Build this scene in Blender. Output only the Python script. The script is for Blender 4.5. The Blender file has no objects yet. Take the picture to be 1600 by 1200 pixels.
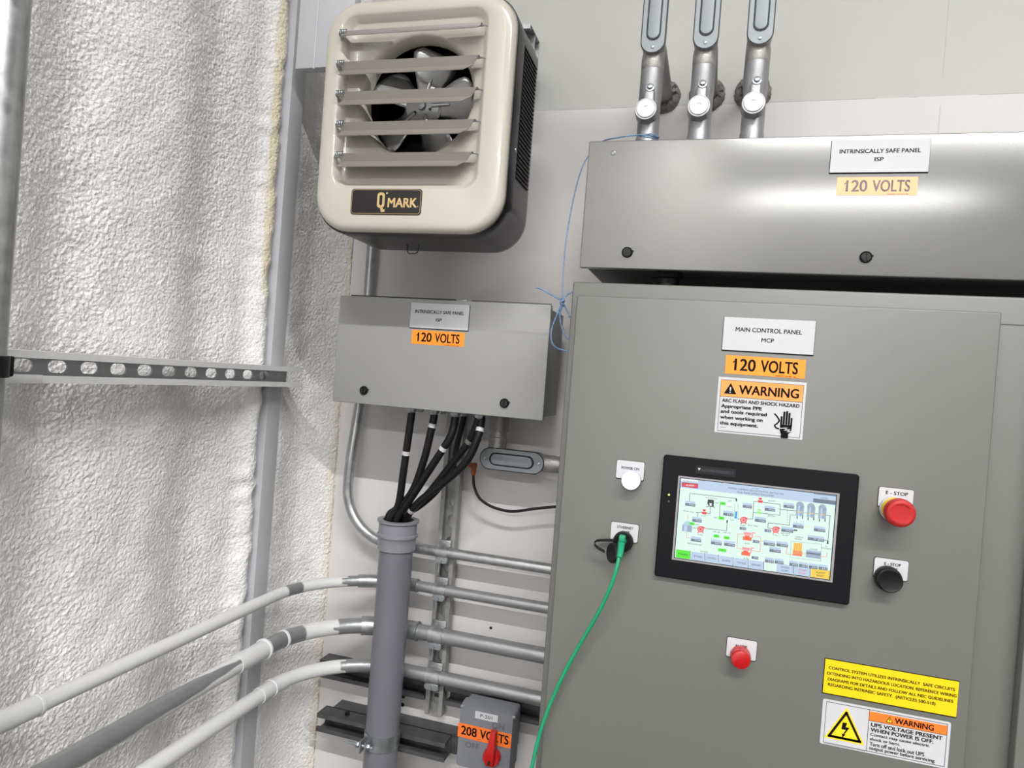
import bpy, bmesh, math, random
import numpy as np
from mathutils import Vector, Matrix
random.seed(4)
SC = bpy.context.scene
COL = SC.collection
PI = math.pi

# ------------------------------------------------------------------ camera
F = 1074.1                                   # focal length in pixels of a 1600 px wide frame
YAW, PITCH, ROLL = 0.28428, -0.008245, -0.077266
EYE = Vector((0.0, 0.0, 1.55))
def rot():
    cy, sy = math.cos(YAW), math.sin(YAW)
    cp, sp = math.cos(PITCH), math.sin(PITCH)
    cr, sr = math.cos(ROLL), math.sin(ROLL)
    return Matrix(((cy, -sy, 0), (sy, cy, 0), (0, 0, 1))) @ Matrix(((1, 0, 0), (0, cp, -sp), (0, sp, cp))) @ Matrix(((cr, 0, sr), (0, 1, 0), (-sr, 0, cr)))
RM = rot()                                   # columns: right, forward, up
cam = bpy.data.cameras.new('camera'); camo = bpy.data.objects.new('camera', cam); COL.objects.link(camo)
cam.sensor_width = 36; cam.lens = F / 1600 * 36; cam.clip_start = 0.02
r_, f_, u_ = RM.col[0], RM.col[1], RM.col[2]
m4 = Matrix(((r_[0], u_[0], -f_[0], EYE[0]), (r_[1], u_[1], -f_[1], EYE[1]), (r_[2], u_[2], -f_[2], EYE[2]), (0, 0, 0, 1)))
camo.matrix_world = m4
SC.camera = camo
# ------------------------------------------------------------------ view, world, lights
SC.view_settings.view_transform = 'Standard'; SC.view_settings.look = 'None'
SC.view_settings.gamma = 1.0; SC.view_settings.exposure = 0.0; SC.view_settings.use_curve_mapping = False
W = bpy.data.worlds.new('room_air'); SC.world = W; W.use_nodes = True
W.node_tree.nodes['Background'].inputs[0].default_value = (0.8, 0.85, 0.9, 1); W.node_tree.nodes['Background'].inputs[1].default_value = 0.02
def strip(name, loc, sx, sy, power, tilt=0, col=(1.0, 0.99, 0.985)):
    l = bpy.data.lights.new(name, 'AREA'); l.shape = 'RECTANGLE'; l.size = sx; l.size_y = sy; l.energy = power; l.color = col
    o = bpy.data.objects.new(name, l); COL.objects.link(o); o.location = loc; o.rotation_euler.x = math.radians(-tilt); return o   # made-up tilt: turns a strip away from the back wall, dimming its top
CEIL = 4.40
strip('ceiling_strip_light', (1.35, -1.75, CEIL - 0.10), 3.6, 0.10, 555, 21)
strip('ceiling_strip_light', (0.50, -6.90, CEIL - 0.10), 4.3, 0.12, 470)

def at(u, v, y):
    """world point seen along pixel (u, v) on the wall-parallel plane y"""
    d = RM @ Vector((u - 800.0, F, 600.0 - v)); return EYE + d * (y / d.y)
def onx(u, v, x):
    d = RM @ Vector((u - 800.0, F, 600.0 - v)); return EYE + d * (x / d.x)

# ------------------------------------------------------------------ materials
def lin(c):
    if isinstance(c, str):
        c = [int(c[i:i + 2], 16) / 255 for i in (0, 2, 4)]
    return [((x + 0.055) / 1.055) ** 2.4 if x > 0.04045 else x / 12.92 for x in c]
MATS = {}
def mat(name, col, rough=0.5, metal=0.0, var=0.06, scale=30.0, bump=0.0, bscale=300.0, emit=0.0, coat=0.0, spec=0.5, rvar=0.0, alpha=1.0, stretch=None):
    m = bpy.data.materials.new(name); m.use_nodes = True; MATS[name] = m
    nt = m.node_tree; N = nt.nodes; L = nt.links; b = N['Principled BSDF']
    c = lin(col)
    tc = N.new('ShaderNodeTexCoord'); mp = N.new('ShaderNodeMapping'); L.new(tc.outputs['Object'], mp.inputs[0])
    if stretch: mp.inputs['Scale'].default_value = stretch
    nz = N.new('ShaderNodeTexNoise'); nz.inputs['Scale'].default_value = scale; nz.inputs['Detail'].default_value = 5; L.new(mp.outputs[0], nz.inputs['Vector'])
    cr = N.new('ShaderNodeValToRGB'); L.new(nz.outputs['Fac'], cr.inputs[0])
    cr.color_ramp.elements[0].position = 0.3; cr.color_ramp.elements[1].position = 0.7
    cr.color_ramp.elements[0].color = [max(0, x * (1 - var)) for x in c] + [1]
    cr.color_ramp.elements[1].color = [min(1, x * (1 + var)) for x in c] + [1]
    L.new(cr.outputs[0], b.inputs['Base Color'])
    b.inputs['Roughness'].default_value = rough; b.inputs['Metallic'].default_value = metal
    b.inputs['Specular IOR Level'].default_value = spec; b.inputs['Coat Weight'].default_value = coat
    if rvar:
        mr = N.new('ShaderNodeMapRange'); L.new(nz.outputs['Fac'], mr.inputs[0]); mr.inputs[1].default_value = .3; mr.inputs[2].default_value = .7
        mr.inputs[3].default_value = rough - rvar; mr.inputs[4].default_value = rough + rvar; L.new(mr.outputs[0], b.inputs['Roughness'])
    if bump:
        n2 = N.new('ShaderNodeTexNoise'); n2.inputs['Scale'].default_value = bscale; n2.inputs['Detail'].default_value = 4; L.new(tc.outputs['Object'], n2.inputs['Vector'])
        bp = N.new('ShaderNodeBump'); bp.inputs['Strength'].default_value = bump; bp.inputs['Distance'].default_value = 0.002
        L.new(n2.outputs['Fac'], bp.inputs['Height']); L.new(bp.outputs[0], b.inputs['Normal'])
    if emit:
        L.new(cr.outputs[0], b.inputs['Emission Color']); b.inputs['Emission Strength'].default_value = emit
    return m
GREY = mat('grey_enamel', (.372, .376, .358), .42, var=.012, scale=9, bump=.05, bscale=500, spec=.9)
GREY_G = mat('grey_satin_enamel', (.50, .50, .49), .205, .4, var=.012, scale=14, bump=.03, bscale=500, spec=1.0)
GREY_L = mat('light_grey_enamel', (.57, .57, .56), .40, var=.012, scale=9, bump=.05, bscale=500)
GREY_D = mat('grey_enamel_inside', (.30, .30, .30), .5, var=.05)
GALV = mat('galvanized_steel', (.68, .69, .69), .38, .8, var=.16, scale=60, rvar=.1, bump=.08, bscale=180)
GALV_D = mat('weathered_galvanized_steel', (.58, .58, .57), .5, .4, var=.2, scale=40, rvar=.12, bump=.15, bscale=160)
STEELD = mat('dark_galvanized_steel', (.36, .36, .365), .45, .5, var=.2, scale=40, rvar=.1, bump=.15, bscale=160)
ZINC = mat('zinc_plate', (.66, .68, .69), .36, .85, var=.1, scale=50, rvar=.08)
COVERM = mat('zinc_cover', (.50, .52, .53), .5, .55, var=.1, scale=40, rvar=.05)
ALU = mat('brushed_aluminium', (.62, .60, .585), .36, .5, var=.04, scale=30, rvar=.08, stretch=(1, 12, 12))
ALUF = mat('fan_aluminium', (.62, .62, .62), .40, .85, var=.05, scale=20)
IRON = mat('grey_painted_iron', (.60, .60, .61), .42, .55, var=.08, scale=60, bump=.2, bscale=260)
IRONR = mat('cast_aluminium', (.62, .61, .60), .45, .6, var=.15, scale=80, bump=.35, bscale=300, rvar=.1)
CREAM = mat('cream_gloss_enamel', (.73, .715, .67), .22, var=.015, scale=8, coat=.4)
BLACKP = mat('black_brown_enamel', (.09, .082, .085), .32, var=.06, scale=20)
BLACKI = mat('dark_interior', (.06, .06, .065), .6, var=.1)
BLACK = mat('black_plastic', (.06, .06, .065), .42, var=.08, spec=.35)
BLACKC = mat('black_cable_jacket', (.055, .055, .06), .5, var=.1, scale=80, spec=.35)
HMIB = mat('black_bezel', (.05, .05, .065), .5, spec=.2, var=.05, bump=.03, bscale=900)
PVC = mat('grey_pvc', (.42, .425, .45), .40, var=.03, scale=12)
PVCL = mat('light_grey_pvc', (.50, .505, .53), .40, var=.03, scale=12)
WHITEP = mat('white_paint', (.81, .81, .81), .5, var=.03, scale=25, bump=.15, bscale=140)
COLP = mat('pale_grey_paint', (.74, .745, .76), .4, var=.03, scale=20)
PLATE = mat('white_laminate', (.745, .745, .755), .35, var=.01)
INK = mat('black_ink', (.05, .045, .045), .7, var=.05, spec=.15)
ORANGE = mat('orange_vinyl', (1.0, .575, .16), .4, var=.02)
ORANGES = mat('warning_orange', (1.0, .60, .30), .4, var=.02)
ORANGED = mat('deep_orange_vinyl', (.93, .46, .17), .35, var=.02)
YELLOW = mat('yellow_laminate', (.87, .76, .05), .38, var=.02)
RED = mat('red_plastic', (.68, .13, .13), .38, var=.04)
REDH = mat('red_handle_plastic', (.72, .09, .08), .35, var=.05)
REDL = mat('red_lens', (.68, .05, .07), .22, var=.04, coat=.3)
GREEN = mat('green_cable_jacket', (.10, .56, .40), .42, var=.06)
BLUEW = mat('blue_white_wire', (.40, .52, .66), .4, var=.35, scale=160)
ORPLUG = mat('orange_connector', (.58, .27, .11), .45, var=.06)
CLEARB = mat('clear_plug', (.75, .72, .66), .3, var=.1)
GOLD = mat('gold_ink', (.78, .67, .47), .4, var=.03)
LAMPW = mat('lit_white_lens', (.93, .95, 1.0), .3, emit=2.0, var=.01)
CONC = mat('concrete', (.25, .245, .24), .8, var=.12, scale=5, bump=.2)
CEILM = mat('ceiling_white', (.66, .66, .655), .7, var=.03)
ROOMW = mat('room_wall_white', (.62, .62, .615), .6, var=.03)
ROUGHF = mat('dark_grey_foam', (.50, .48, .47), .9, var=.3, scale=60, bump=1.0, bscale=120)
CREAMF = mat('raw_foam', (.88, .83, .72), .9, var=.1, scale=50, bump=.6, bscale=150)
def emis(name, col, k=1.0):
    m = mat(name, col, .5, emit=k, var=.0); b = m.node_tree.nodes['Principled BSDF']
    m.node_tree.links.remove(b.inputs['Base Color'].links[0]); b.inputs['Base Color'].default_value = (.02, .02, .02, 1); return m

def wall_material():
    m = mat('white_wall_panel', (.83, .82, .816), .7, var=.02, scale=5, bump=.03, bscale=60, spec=.2)
    nt = m.node_tree; N = nt.nodes; L = nt.links; b = N['Principled BSDF']
    src = b.inputs['Base Color'].links[0].from_socket
    geo = N.new('ShaderNodeNewGeometry'); sp = N.new('ShaderNodeSeparateXYZ'); L.new(geo.outputs['Position'], sp.inputs[0])
    def line(sock, c, w):
        a = N.new('ShaderNodeMath'); a.operation = 'SUBTRACT'; L.new(sock, a.inputs[0]); a.inputs[1].default_value = c
        d = N.new('ShaderNodeMath'); d.operation = 'ABSOLUTE'; L.new(a.outputs[0], d.inputs[0])
        e = N.new('ShaderNodeMath'); e.operation = 'LESS_THAN'; L.new(d.outputs[0], e.inputs[0]); e.inputs[1].default_value = w
        return e.outputs[0]
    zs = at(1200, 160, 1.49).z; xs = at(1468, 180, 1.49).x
    h = line(sp.outputs['Z'], zs, .0006); v = line(sp.outputs['X'], xs, .0005)
    mx = N.new('ShaderNodeMath'); mx.operation = 'MAXIMUM'; L.new(h, mx.inputs[0]); L.new(v, mx.inputs[1])
    nz = N.new('ShaderNodeTexNoise'); nz.inputs['Scale'].default_value = 14
    g = N.new('ShaderNodeMath'); g.operation = 'GREATER_THAN'; L.new(nz.outputs['Fac'], g.inputs[0]); g.inputs[1].default_value = .45
    k = N.new('ShaderNodeMath'); k.operation = 'MULTIPLY'; L.new(mx.outputs[0], k.inputs[0]); L.new(g.outputs[0], k.inputs[1])
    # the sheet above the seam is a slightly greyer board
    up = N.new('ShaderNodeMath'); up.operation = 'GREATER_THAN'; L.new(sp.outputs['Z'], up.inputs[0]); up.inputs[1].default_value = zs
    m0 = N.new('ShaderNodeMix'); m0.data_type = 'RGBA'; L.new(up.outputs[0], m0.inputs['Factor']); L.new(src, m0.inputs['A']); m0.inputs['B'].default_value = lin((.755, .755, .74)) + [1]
    mix = N.new('ShaderNodeMix'); mix.data_type = 'RGBA'; L.new(k.outputs[0], mix.inputs['Factor']); L.new(m0.outputs['Result'], mix.inputs['A']); mix.inputs['B'].default_value = (.42, .40, .39, 1)
    L.new(mix.outputs['Result'], b.inputs['Base Color'])
    return m
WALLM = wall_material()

def attr_mix(name, ca, cb, attr, ra=.5, rb=.5, ma=0.0, mb=0.0, bump=.3, bscale=120):
    """two finishes mixed by a mesh attribute that stores which finish covers each spot"""
    m = mat(name, ca, ra, ma, var=.06, scale=30, bump=bump, bscale=bscale)
    nt = m.node_tree; N = nt.nodes; L = nt.links; b = N['Principled BSDF']
    src = b.inputs['Base Color'].links[0].from_socket
    at_ = N.new('ShaderNodeAttribute'); at_.attribute_name = attr
    nz = N.new('ShaderNodeTexNoise'); nz.inputs['Scale'].default_value = 90; nz.inputs['Detail'].default_value = 6
    ad = N.new('ShaderNodeMath'); ad.operation = 'MULTIPLY_ADD'; L.new(nz.outputs['Fac'], ad.inputs[0]); ad.inputs[1].default_value = .5; L.new(at_.outputs['Fac'], ad.inputs[2])
    rp = N.new('ShaderNodeMapRange'); L.new(ad.outputs[0], rp.inputs[0]); rp.inputs[1].default_value = .62; rp.inputs[2].default_value = .88
    mix = N.new('ShaderNodeMix'); mix.data_type = 'RGBA'; L.new(rp.outputs[0], mix.inputs['Factor']); L.new(src, mix.inputs['A']); mix.inputs['B'].default_value = lin(cb) + [1]
    L.new(mix.outputs['Result'], b.inputs['Base Color'])
    for sock, p, q in (('Roughness', ra, rb), ('Metallic', ma, mb)):
        r2 = N.new('ShaderNodeMapRange'); L.new(rp.outputs[0], r2.inputs[0]); r2.inputs[3].default_value = p; r2.inputs[4].default_value = q
        L.new(r2.outputs[0], b.inputs[sock])
    return m
PAINTED = attr_mix('painted_conduit', (.60, .61, .61), (.81, .81, .805), 'paint', .42, .5, .6, 0.0)
FOAMM = attr_mix('sprayed_foam', (.93, .925, .92), (.90, .86, .76), 'raw', .75, .85, 0, 0, bump=.45, bscale=420)

# ------------------------------------------------------------------ mesh helpers
class MB:
    def __init__(s): s.bm = bmesh.new(); s.mi = 0
    def face(s, vs, mi=None):
        try:
            f = s.bm.faces.new(vs); f.material_index = s.mi if mi is None else mi; return f
        except ValueError: return None
    def v(s, p): return s.bm.verts.new(p)
    def box(s, x0, x1, y0, y1, z0, z1, bev=0.0, seg=2):
        t = bmesh.new()
        vs = [t.verts.new((x, y, z)) for x in (x0, x1) for y in (y0, y1) for z in (z0, z1)]
        for f in ((0, 1, 3, 2), (4, 6, 7, 5), (0, 4, 5, 1), (2, 3, 7, 6), (0, 2, 6, 4), (1, 5, 7, 3)): t.faces.new([vs[i] for i in f])
        bmesh.ops.recalc_face_normals(t, faces=t.faces)
        if bev: bmesh.ops.bevel(t, geom=list(t.edges), offset=bev, segments=seg, affect='EDGES', profile=.5)
        s.add(t); return s
    def add(s, t, M=None):
        mp = {}
        for v in t.verts: mp[v] = s.bm.verts.new(M @ v.co if M else v.co)
        for f in t.faces: s.face([mp[v] for v in f.verts])
        t.free(); return s
    def mesh(s, me, M):
        vs = [s.bm.verts.new(M @ v.co) for v in me.vertices]
        for p in me.polygons: s.face([vs[i] for i in p.vertices])
    def loft(s, loops, cap0=False, cap1=False, closed=True, ring=False):
        R = [[s.v(p) for p in l] for l in loops]
        n = len(R[0])
        pairs = list(zip(R, R[1:])) + ([(R[-1], R[0])] if ring else [])
        for a, b in pairs:
            for i in range(n if closed else n - 1):
                j = (i + 1) % n; s.face([a[i], a[j], b[j], b[i]])
        if cap0: s.face(list(reversed(R[0])))
        if cap1: s.face(R[-1])
        return R
    def tube(s, pts, r, n=14, cap=True, rfn=None):
        pts = [Vector(p) for p in pts]; loops = []
        t0 = (pts[1] - pts[0]).normalized()
        nrm = t0.orthogonal().normalized()
        if abs(t0.z) < .95: nrm = (Vector((0, 0, 1)) - t0 * t0.z).normalized()
        for i, p in enumerate(pts):
            t = ((pts[min(i + 1, len(pts) - 1)] - pts[max(i - 1, 0)])).normalized()
            nrm = (nrm - t * nrm.dot(t)).normalized(); bn = t.cross(nrm)
            rr = rfn(i / (len(pts) - 1)) if rfn else r
            loops.append([p + (nrm * math.cos(2 * PI * k / n) + bn * math.sin(2 * PI * k / n)) * rr for k in range(n)])
        s.loft(loops, cap, cap); return s
    def lathe(s, c, axis, prof, n=24, cap0=True, cap1=True):
        c = Vector(c); a = Vector(axis).normalized(); u = a.orthogonal().normalized()
        if abs(a.y) > .9: u = Vector((1, 0, 0))
        w = a.cross(u)
        s.loft([[c + a * d + (u * math.cos(2 * PI * k / n) + w * math.sin(2 * PI * k / n)) * max(r, 1e-5) for k in range(n)] for r, d in prof], cap0, cap1)
        return s
    def hexnut(s, c, axis, r, h): return s.lathe(c, axis, [(r, 0), (r, h * .8), (r * .9, h)], 6)
    def prism(s, poly, y0, y1):
        """polygon in (x, z) extruded along y"""
        a = [(p[0], y0, p[1]) for p in poly]; b = [(p[0], y1, p[1]) for p in poly]
        s.loft([a, b], True, True); return s
    def rprism(s, x0, x1, z0, z1, y0, y1, r, bev=0.0, n=5):
        o = rrect((x0 + x1) / 2, (z0 + z1) / 2, x1 - x0, z1 - z0, r, n)
        lp = [[(p[0], y1, p[1]) for p in o]]
        if bev:
            lp.append([(p[0], y0 + bev, p[1]) for p in o])
            o2 = rrect((x0 + x1) / 2, (z0 + z1) / 2, x1 - x0 - 2 * bev, z1 - z0 - 2 * bev, max(r - bev, .0003), n)
            lp.append([(p[0], y0, p[1]) for p in o2])
        else: lp.append([(p[0], y0, p[1]) for p in o])
        s.loft(lp, True, True); return s
    def quad(s, x0, x1, z0, z1, y): s.prism([(x0, z0), (x1, z0), (x1, z1), (x0, z1)], y, y + .0004); return s
    def line(s, pts, w, y):
        for (xa, za), (xb, zb) in zip(pts, pts[1:]):
            d = Vector((xb - xa, zb - za));
            if d.length < 1e-7: continue
            d.normalize(); nn = Vector((-d.y, d.x)) * w / 2; e = d * w / 2
            s.prism([(xa - e.x - nn.x, za - e.y - nn.y), (xb + e.x - nn.x, zb + e.y - nn.y), (xb + e.x + nn.x, zb + e.y + nn.y), (xa - e.x + nn.x, za - e.y + nn.y)], y, y + .0003)
        return s
    def text(s, body, cx, cz, w, h, y, bold=0.0, align=None):
        # heavier faces are struck two or three times, a hair apart
        me, (bx0, bx1, bz0, bz1) = text_mesh(body)
        d = bold * 1.0
        sx = w / (bx1 - bx0 + 2 * d); sz = h / (bz1 - bz0 + d)
        for q_, (ox, oz) in enumerate(((0, 0),) if not bold else ((-d, -d / 2), (d, -d / 2), (0, d / 2), (-d, d / 2), (d, d / 2))):
            M = Matrix(((sx, 0, 0, cx - sx * ((bx0 + bx1) / 2 - ox)), (0, 0, -1, y - .00003 * q_), (0, sz, 0, cz - sz * ((bz0 + bz1) / 2 - oz)), (0, 0, 0, 1)))
            s.mesh(me, M)
        return s
def rrect(cx, cz, w, h, r, n=5):
    out = []
    for sx, sz, a0 in ((1, 1, 0), (-1, 1, PI / 2), (-1, -1, PI), (1, -1, 1.5 * PI)):
        for k in range(n + 1):
            a = a0 + PI / 2 * k / n
            out.append((cx + sx * (w / 2 - r) + r * math.cos(a), cz + sz * (h / 2 - r) + r * math.sin(a)))
    return out
TXT = {}
def text_mesh(body):
    key = body
    if key not in TXT:
        cu = bpy.data.curves.new('lettering_outline', 'FONT'); cu.body = body; cu.resolution_u = 4
        o = bpy.data.objects.new('lettering_outline', cu); COL.objects.link(o)
        dg = bpy.context.evaluated_depsgraph_get()
        me = bpy.data.meshes.new_from_object(o.evaluated_get(dg))
        bpy.data.objects.remove(o); bpy.data.curves.remove(cu)
        xs = [v.co.x for v in me.vertices]; zs = [v.co.y for v in me.vertices]
        TXT[key] = (me, (min(xs), max(xs), min(zs), max(zs)))
    return TXT[key]
def spline(pts, n=8):
    P = [Vector(p) for p in pts]; P = [P[0] * 2 - P[1]] + P + [P[-1] * 2 - P[-2]]; out = []
    for i in range(1, len(P) - 2):
        a, b, c, d = P[i - 1:i + 3]
        for k in range(n):
            t = k / n
            out.append(.5 * ((2 * b) + (c - a) * t + (2 * a - 5 * b + 4 * c - d) * t * t + (3 * b - a - 3 * c + d) * t ** 3))
    out.append(P[-2]); return out
def tagged(o, label=None, cat=None, group=None, kind=None):
    for k, v in (('label', label), ('category', cat), ('group', group), ('kind', kind)):
        if v: o[k] = v
    return o
def thing(name, label, cat, loc, group=None):
    o = bpy.data.objects.new(name, None); COL.objects.link(o); o.location = loc; o.empty_display_size = .02
    return tagged(o, label, cat, group)
def origin(o):
    p = Vector((0, 0, 0))
    while o is not None: p += o.location; o = o.parent
    return p
def obj(name, mb, mats, parent=None, label=None, cat=None, group=None, kind=None, smooth=35, loc=None):
    bm = mb.bm; bmesh.ops.recalc_face_normals(bm, faces=bm.faces)
    if parent is None and loc is None:
        xs = [v.co for v in bm.verts]
        loc = Vector(((min(v.x for v in xs) + max(v.x for v in xs)) / 2, (min(v.y for v in xs) + max(v.y for v in xs)) / 2, min(v.z for v in xs)))
    base = origin(parent) if parent else Vector(loc)
    for v in bm.verts: v.co -= base
    me = bpy.data.meshes.new(name); bm.to_mesh(me); bm.free()
    for m in (mats if isinstance(mats, (list, tuple)) else [mats]): me.materials.append(m)
    if smooth:
        me.polygons.foreach_set('use_smooth', [True] * len(me.polygons)); me.set_sharp_from_angle(angle=math.radians(smooth))
    o = bpy.data.objects.new(name, me); COL.objects.link(o)
    if parent: o.parent = parent
    else: o.location = base
    return tagged(o, label, cat, group, kind)
def set_attr(o, name, vals):
    a = o.data.attributes.new(name, 'FLOAT', 'POINT'); a.data.foreach_set('value', np.asarray(vals, dtype=np.float32))
def copy_thing(o, delta, label):
    c = o.copy(); COL.objects.link(c); c.location = o.location + Vector(delta); c['label'] = label
    for ch in list(o.children):
        d = ch.copy(); COL.objects.link(d); d.parent = c
        for g in ch.children:
            e = g.copy(); COL.objects.link(e); e.parent = d
    return c

# ------------------------------------------------------------------ the room
WY = 1.49                                     # face of the back wall panel
XE = -0.862                                   # its left edge, where the foam starts
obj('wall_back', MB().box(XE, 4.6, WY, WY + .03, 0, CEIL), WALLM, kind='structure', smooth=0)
obj('floor', MB().box(-1.3, 4.6, -9.0, 1.8, -.05, 0), CONC, kind='structure', smooth=0)
obj('ceiling', MB().box(-1.3, 4.6, -9.0, 1.8, CEIL, CEIL + .05), CEILM, kind='structure', smooth=0)
obj('wall_right', MB().box(4.6, 4.65, -9.0, 1.8, 0, CEIL), ROOMW, kind='structure', smooth=0)
obj('wall_front', MB().box(-1.3, 4.6, -9.05, -9.0, 0, CEIL), ROOMW, kind='structure', smooth=0)

def vnoise(x, y, seed):
    """smooth value noise on arrays"""
    rs = np.random.RandomState(seed); tb = rs.rand(256, 256)
    xi = np.floor(x).astype(int); yi = np.floor(y).astype(int); fx = x - xi; fy = y - yi
    fx = fx * fx * (3 - 2 * fx); fy = fy * fy * (3 - 2 * fy)
    g = lambda a, b: tb[a % 256, b % 256]
    return (g(xi, yi) * (1 - fx) + g(xi + 1, yi) * fx) * (1 - fy) + (g(xi, yi + 1) * (1 - fx) + g(xi + 1, yi + 1) * fx) * fy
COL_Y0, COL_Y1, COL_X = 1.232, 1.278, -0.885
def foam_wall():
    ys = np.concatenate([np.linspace(-9.0, .25, 90)[:-1], np.arange(.25, 1.5301, .0018)])
    zs = np.concatenate([np.linspace(0, .55, 25)[:-1], np.arange(.55, 2.42, .0019), np.linspace(2.42, CEIL, 20)[1:]])
    Y, Z = np.meshgrid(ys, zs, indexing='ij')
    zr = Z - 1.55
    wob = .02 * (vnoise(Z * 5, Z * 0, 3) - .5)
    # broad upright folds of the sprayed sheet metal
    fold = np.zeros_like(Y)
    for yc in (.775, 1.072):
        t = (Y + wob - yc)
        fold += -.014 * np.exp(-(t / .06) ** 2) + .008 * np.exp(-((t + .11) / .07) ** 2)
    big = .008 * (vnoise(Y * 6, Z * 4, 11) - .5)
    w1 = vnoise(Y * 24 + 3, Z * 22, 1) - .5
    warp = (vnoise(Y * 55, Z * 55, 8) - .5) * .006
    bil = lambda fy, fz, sd: np.abs(vnoise((Y + warp) * fy + sd, (Z + warp) * fz, sd) - .5) * 2
    rt_ = lambda a_: (Y * math.cos(a_) + Z * math.sin(a_), -Y * math.sin(a_) + Z * math.cos(a_))
    def bil(f, a_, sd): p_, q_ = rt_(a_); return np.abs(vnoise(p_ * f + warp * f + sd, q_ * f * 1.15 + warp * f, sd) - .5) * 2
    l1 = .5 * bil(150, .5, 2) + .5 * bil(185, 1.1, 7); l2 = bil(290, .9, 5); l0 = bil(75, .3, 14)
    near = lambda yc, w: np.exp(-((Y + wob - yc) / w) ** 2)
    amp = np.where(Y > COL_Y1, 1.25, 1.0) * (1 + .9 * near(.80, .06) + .8 * near(1.085, .05)) * (.75 + .5 * vnoise(Y * 7, Z * 7, 40))
    X = -.917 + fold + big + .004 * w1 + amp * (.0013 * l1 ** .7 + .0012 * l2 ** .8 + .0004 * l0)
    # swells beside the steel column and turns in to meet the panel edge
    edge = .012 * vnoise(Z * 45, Z * 0 + 2, 21)
    X = X + .024 * np.exp(-((Y - (COL_Y0 - .028 + edge)) / .026) ** 2) * (Y < COL_Y0 + .01)
    X = np.where((Y > COL_Y0 - .006 + edge) & (Y < COL_Y1 + .004 - edge * .6), -.93, X)
    rt = np.clip((Y - COL_Y1) / .03, 0, 1) * np.clip((1.40 - Y) / .09, 0, 1)
    X = X + rt * (.012 + .006 * (vnoise(Y * 25, Z * 25, 33) - .5))
    c = np.clip((Y - 1.36) / (WY - 1.36), 0, 1); X = X + c ** 2 * .05
    X = np.where(Y > WY + .004, XE + .001, X)
    raw = np.exp(-((Y - (COL_Y0 - .026)) / .016) ** 2) * np.clip((zr + .05) / .25, 0, 1) * .75 + (Y > WY - .012 + .01 * (vnoise(Z * 60, Z * 0, 5) - .5)) * .5
    n, k = Y.shape
    co = np.stack([X, Y, Z], -1).reshape(-1, 3)
    i, j = np.meshgrid(np.arange(n - 1), np.arange(k - 1), indexing='ij')
    a = (i * k + j).ravel(); fs = np.stack([a, a + k, a + k + 1, a + 1], 1)
    me = bpy.data.meshes.new('wall_left'); me.vertices.add(len(co)); me.vertices.foreach_set('co', co.astype(np.float32).ravel())
    me.loops.add(fs.size); me.loops.foreach_set('vertex_index', fs.ravel().astype(np.int32))
    me.polygons.add(len(fs)); me.polygons.foreach_set('loop_start', np.arange(0, fs.size, 4, dtype=np.int32)); me.polygons.foreach_set('use_smooth', np.ones(len(fs), dtype=bool))
    me.update(); me.validate(); me.flip_normals(); me.materials.append(FOAMM)
    o = bpy.data.objects.new('wall_left', me); COL.objects.link(o); set_attr(o, 'raw', raw.ravel()); o['kind'] = 'structure'
def foam_grain():
    # fine popcorn grain: rounded pips with sharp creases between them
    nt = FOAMM.node_tree; N = nt.nodes; L = nt.links; b = N['Principled BSDF']
    tc = N.new('ShaderNodeTexCoord'); wn = N.new('ShaderNodeTexNoise'); wn.inputs['Scale'].default_value = 120; L.new(tc.outputs['Object'], wn.inputs['Vector'])
    mx = N.new('ShaderNodeVectorMath'); mx.operation = 'MULTIPLY_ADD'; L.new(wn.outputs['Color'], mx.inputs[0]); mx.inputs[1].default_value = (.006, .006, .006); L.new(tc.outputs['Object'], mx.inputs[2])
    vo = N.new('ShaderNodeTexVoronoi'); vo.inputs['Scale'].default_value = 150; vo.feature = 'SMOOTH_F1'; vo.inputs['Smoothness'].default_value = .25; L.new(mx.outputs[0], vo.inputs['Vector'])
    nz = N.new('ShaderNodeTexNoise'); nz.inputs['Scale'].default_value = 330; nz.inputs['Detail'].default_value = 3; L.new(tc.outputs['Object'], nz.inputs['Vector'])
    cm = N.new('ShaderNodeMath'); cm.operation = 'MULTIPLY_ADD'; L.new(vo.outputs['Distance'], cm.inputs[0]); cm.inputs[1].default_value = -1.0; L.new(nz.outputs['Fac'], cm.inputs[2])
    bp = N.new('ShaderNodeBump'); bp.inputs['Strength'].default_value = .7; bp.inputs['Distance'].default_value = .0028; L.new(cm.outputs[0], bp.inputs['Height']); L.new(bp.outputs[0], b.inputs['Normal'])
foam_grain(); foam_wall()

# steel column in the foam, and the white girt above it
obj('steel_column', MB().box(COL_X - .09, COL_X, COL_Y0, COL_Y1, 0, CEIL, .002), COLP,
    label='pale grey painted steel column set upright in the white sprayed foam wall', cat='column')
gp = at(465, 60, 1.205)
gt = thing('steel_girt', 'white painted box end of steel framing beside top left of the unit heater', 'girt', (-.80, 1.205, at(480, 106, 1.205).z))
g0, gz = at(464, 60, 1.205).x, at(480, 106, 1.205).z
obj('girt_box', MB().box(g0, -.735, 1.206, 1.229, gz, gz + .25, .002), COLP, gt)
gs = at(494, 50, 1.205).x
obj('weld_seam', MB().tube([(gs, 1.206, gz - .002), (gs, 1.206, gz + .25)], .0022, 8), COLP, gt)

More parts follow.
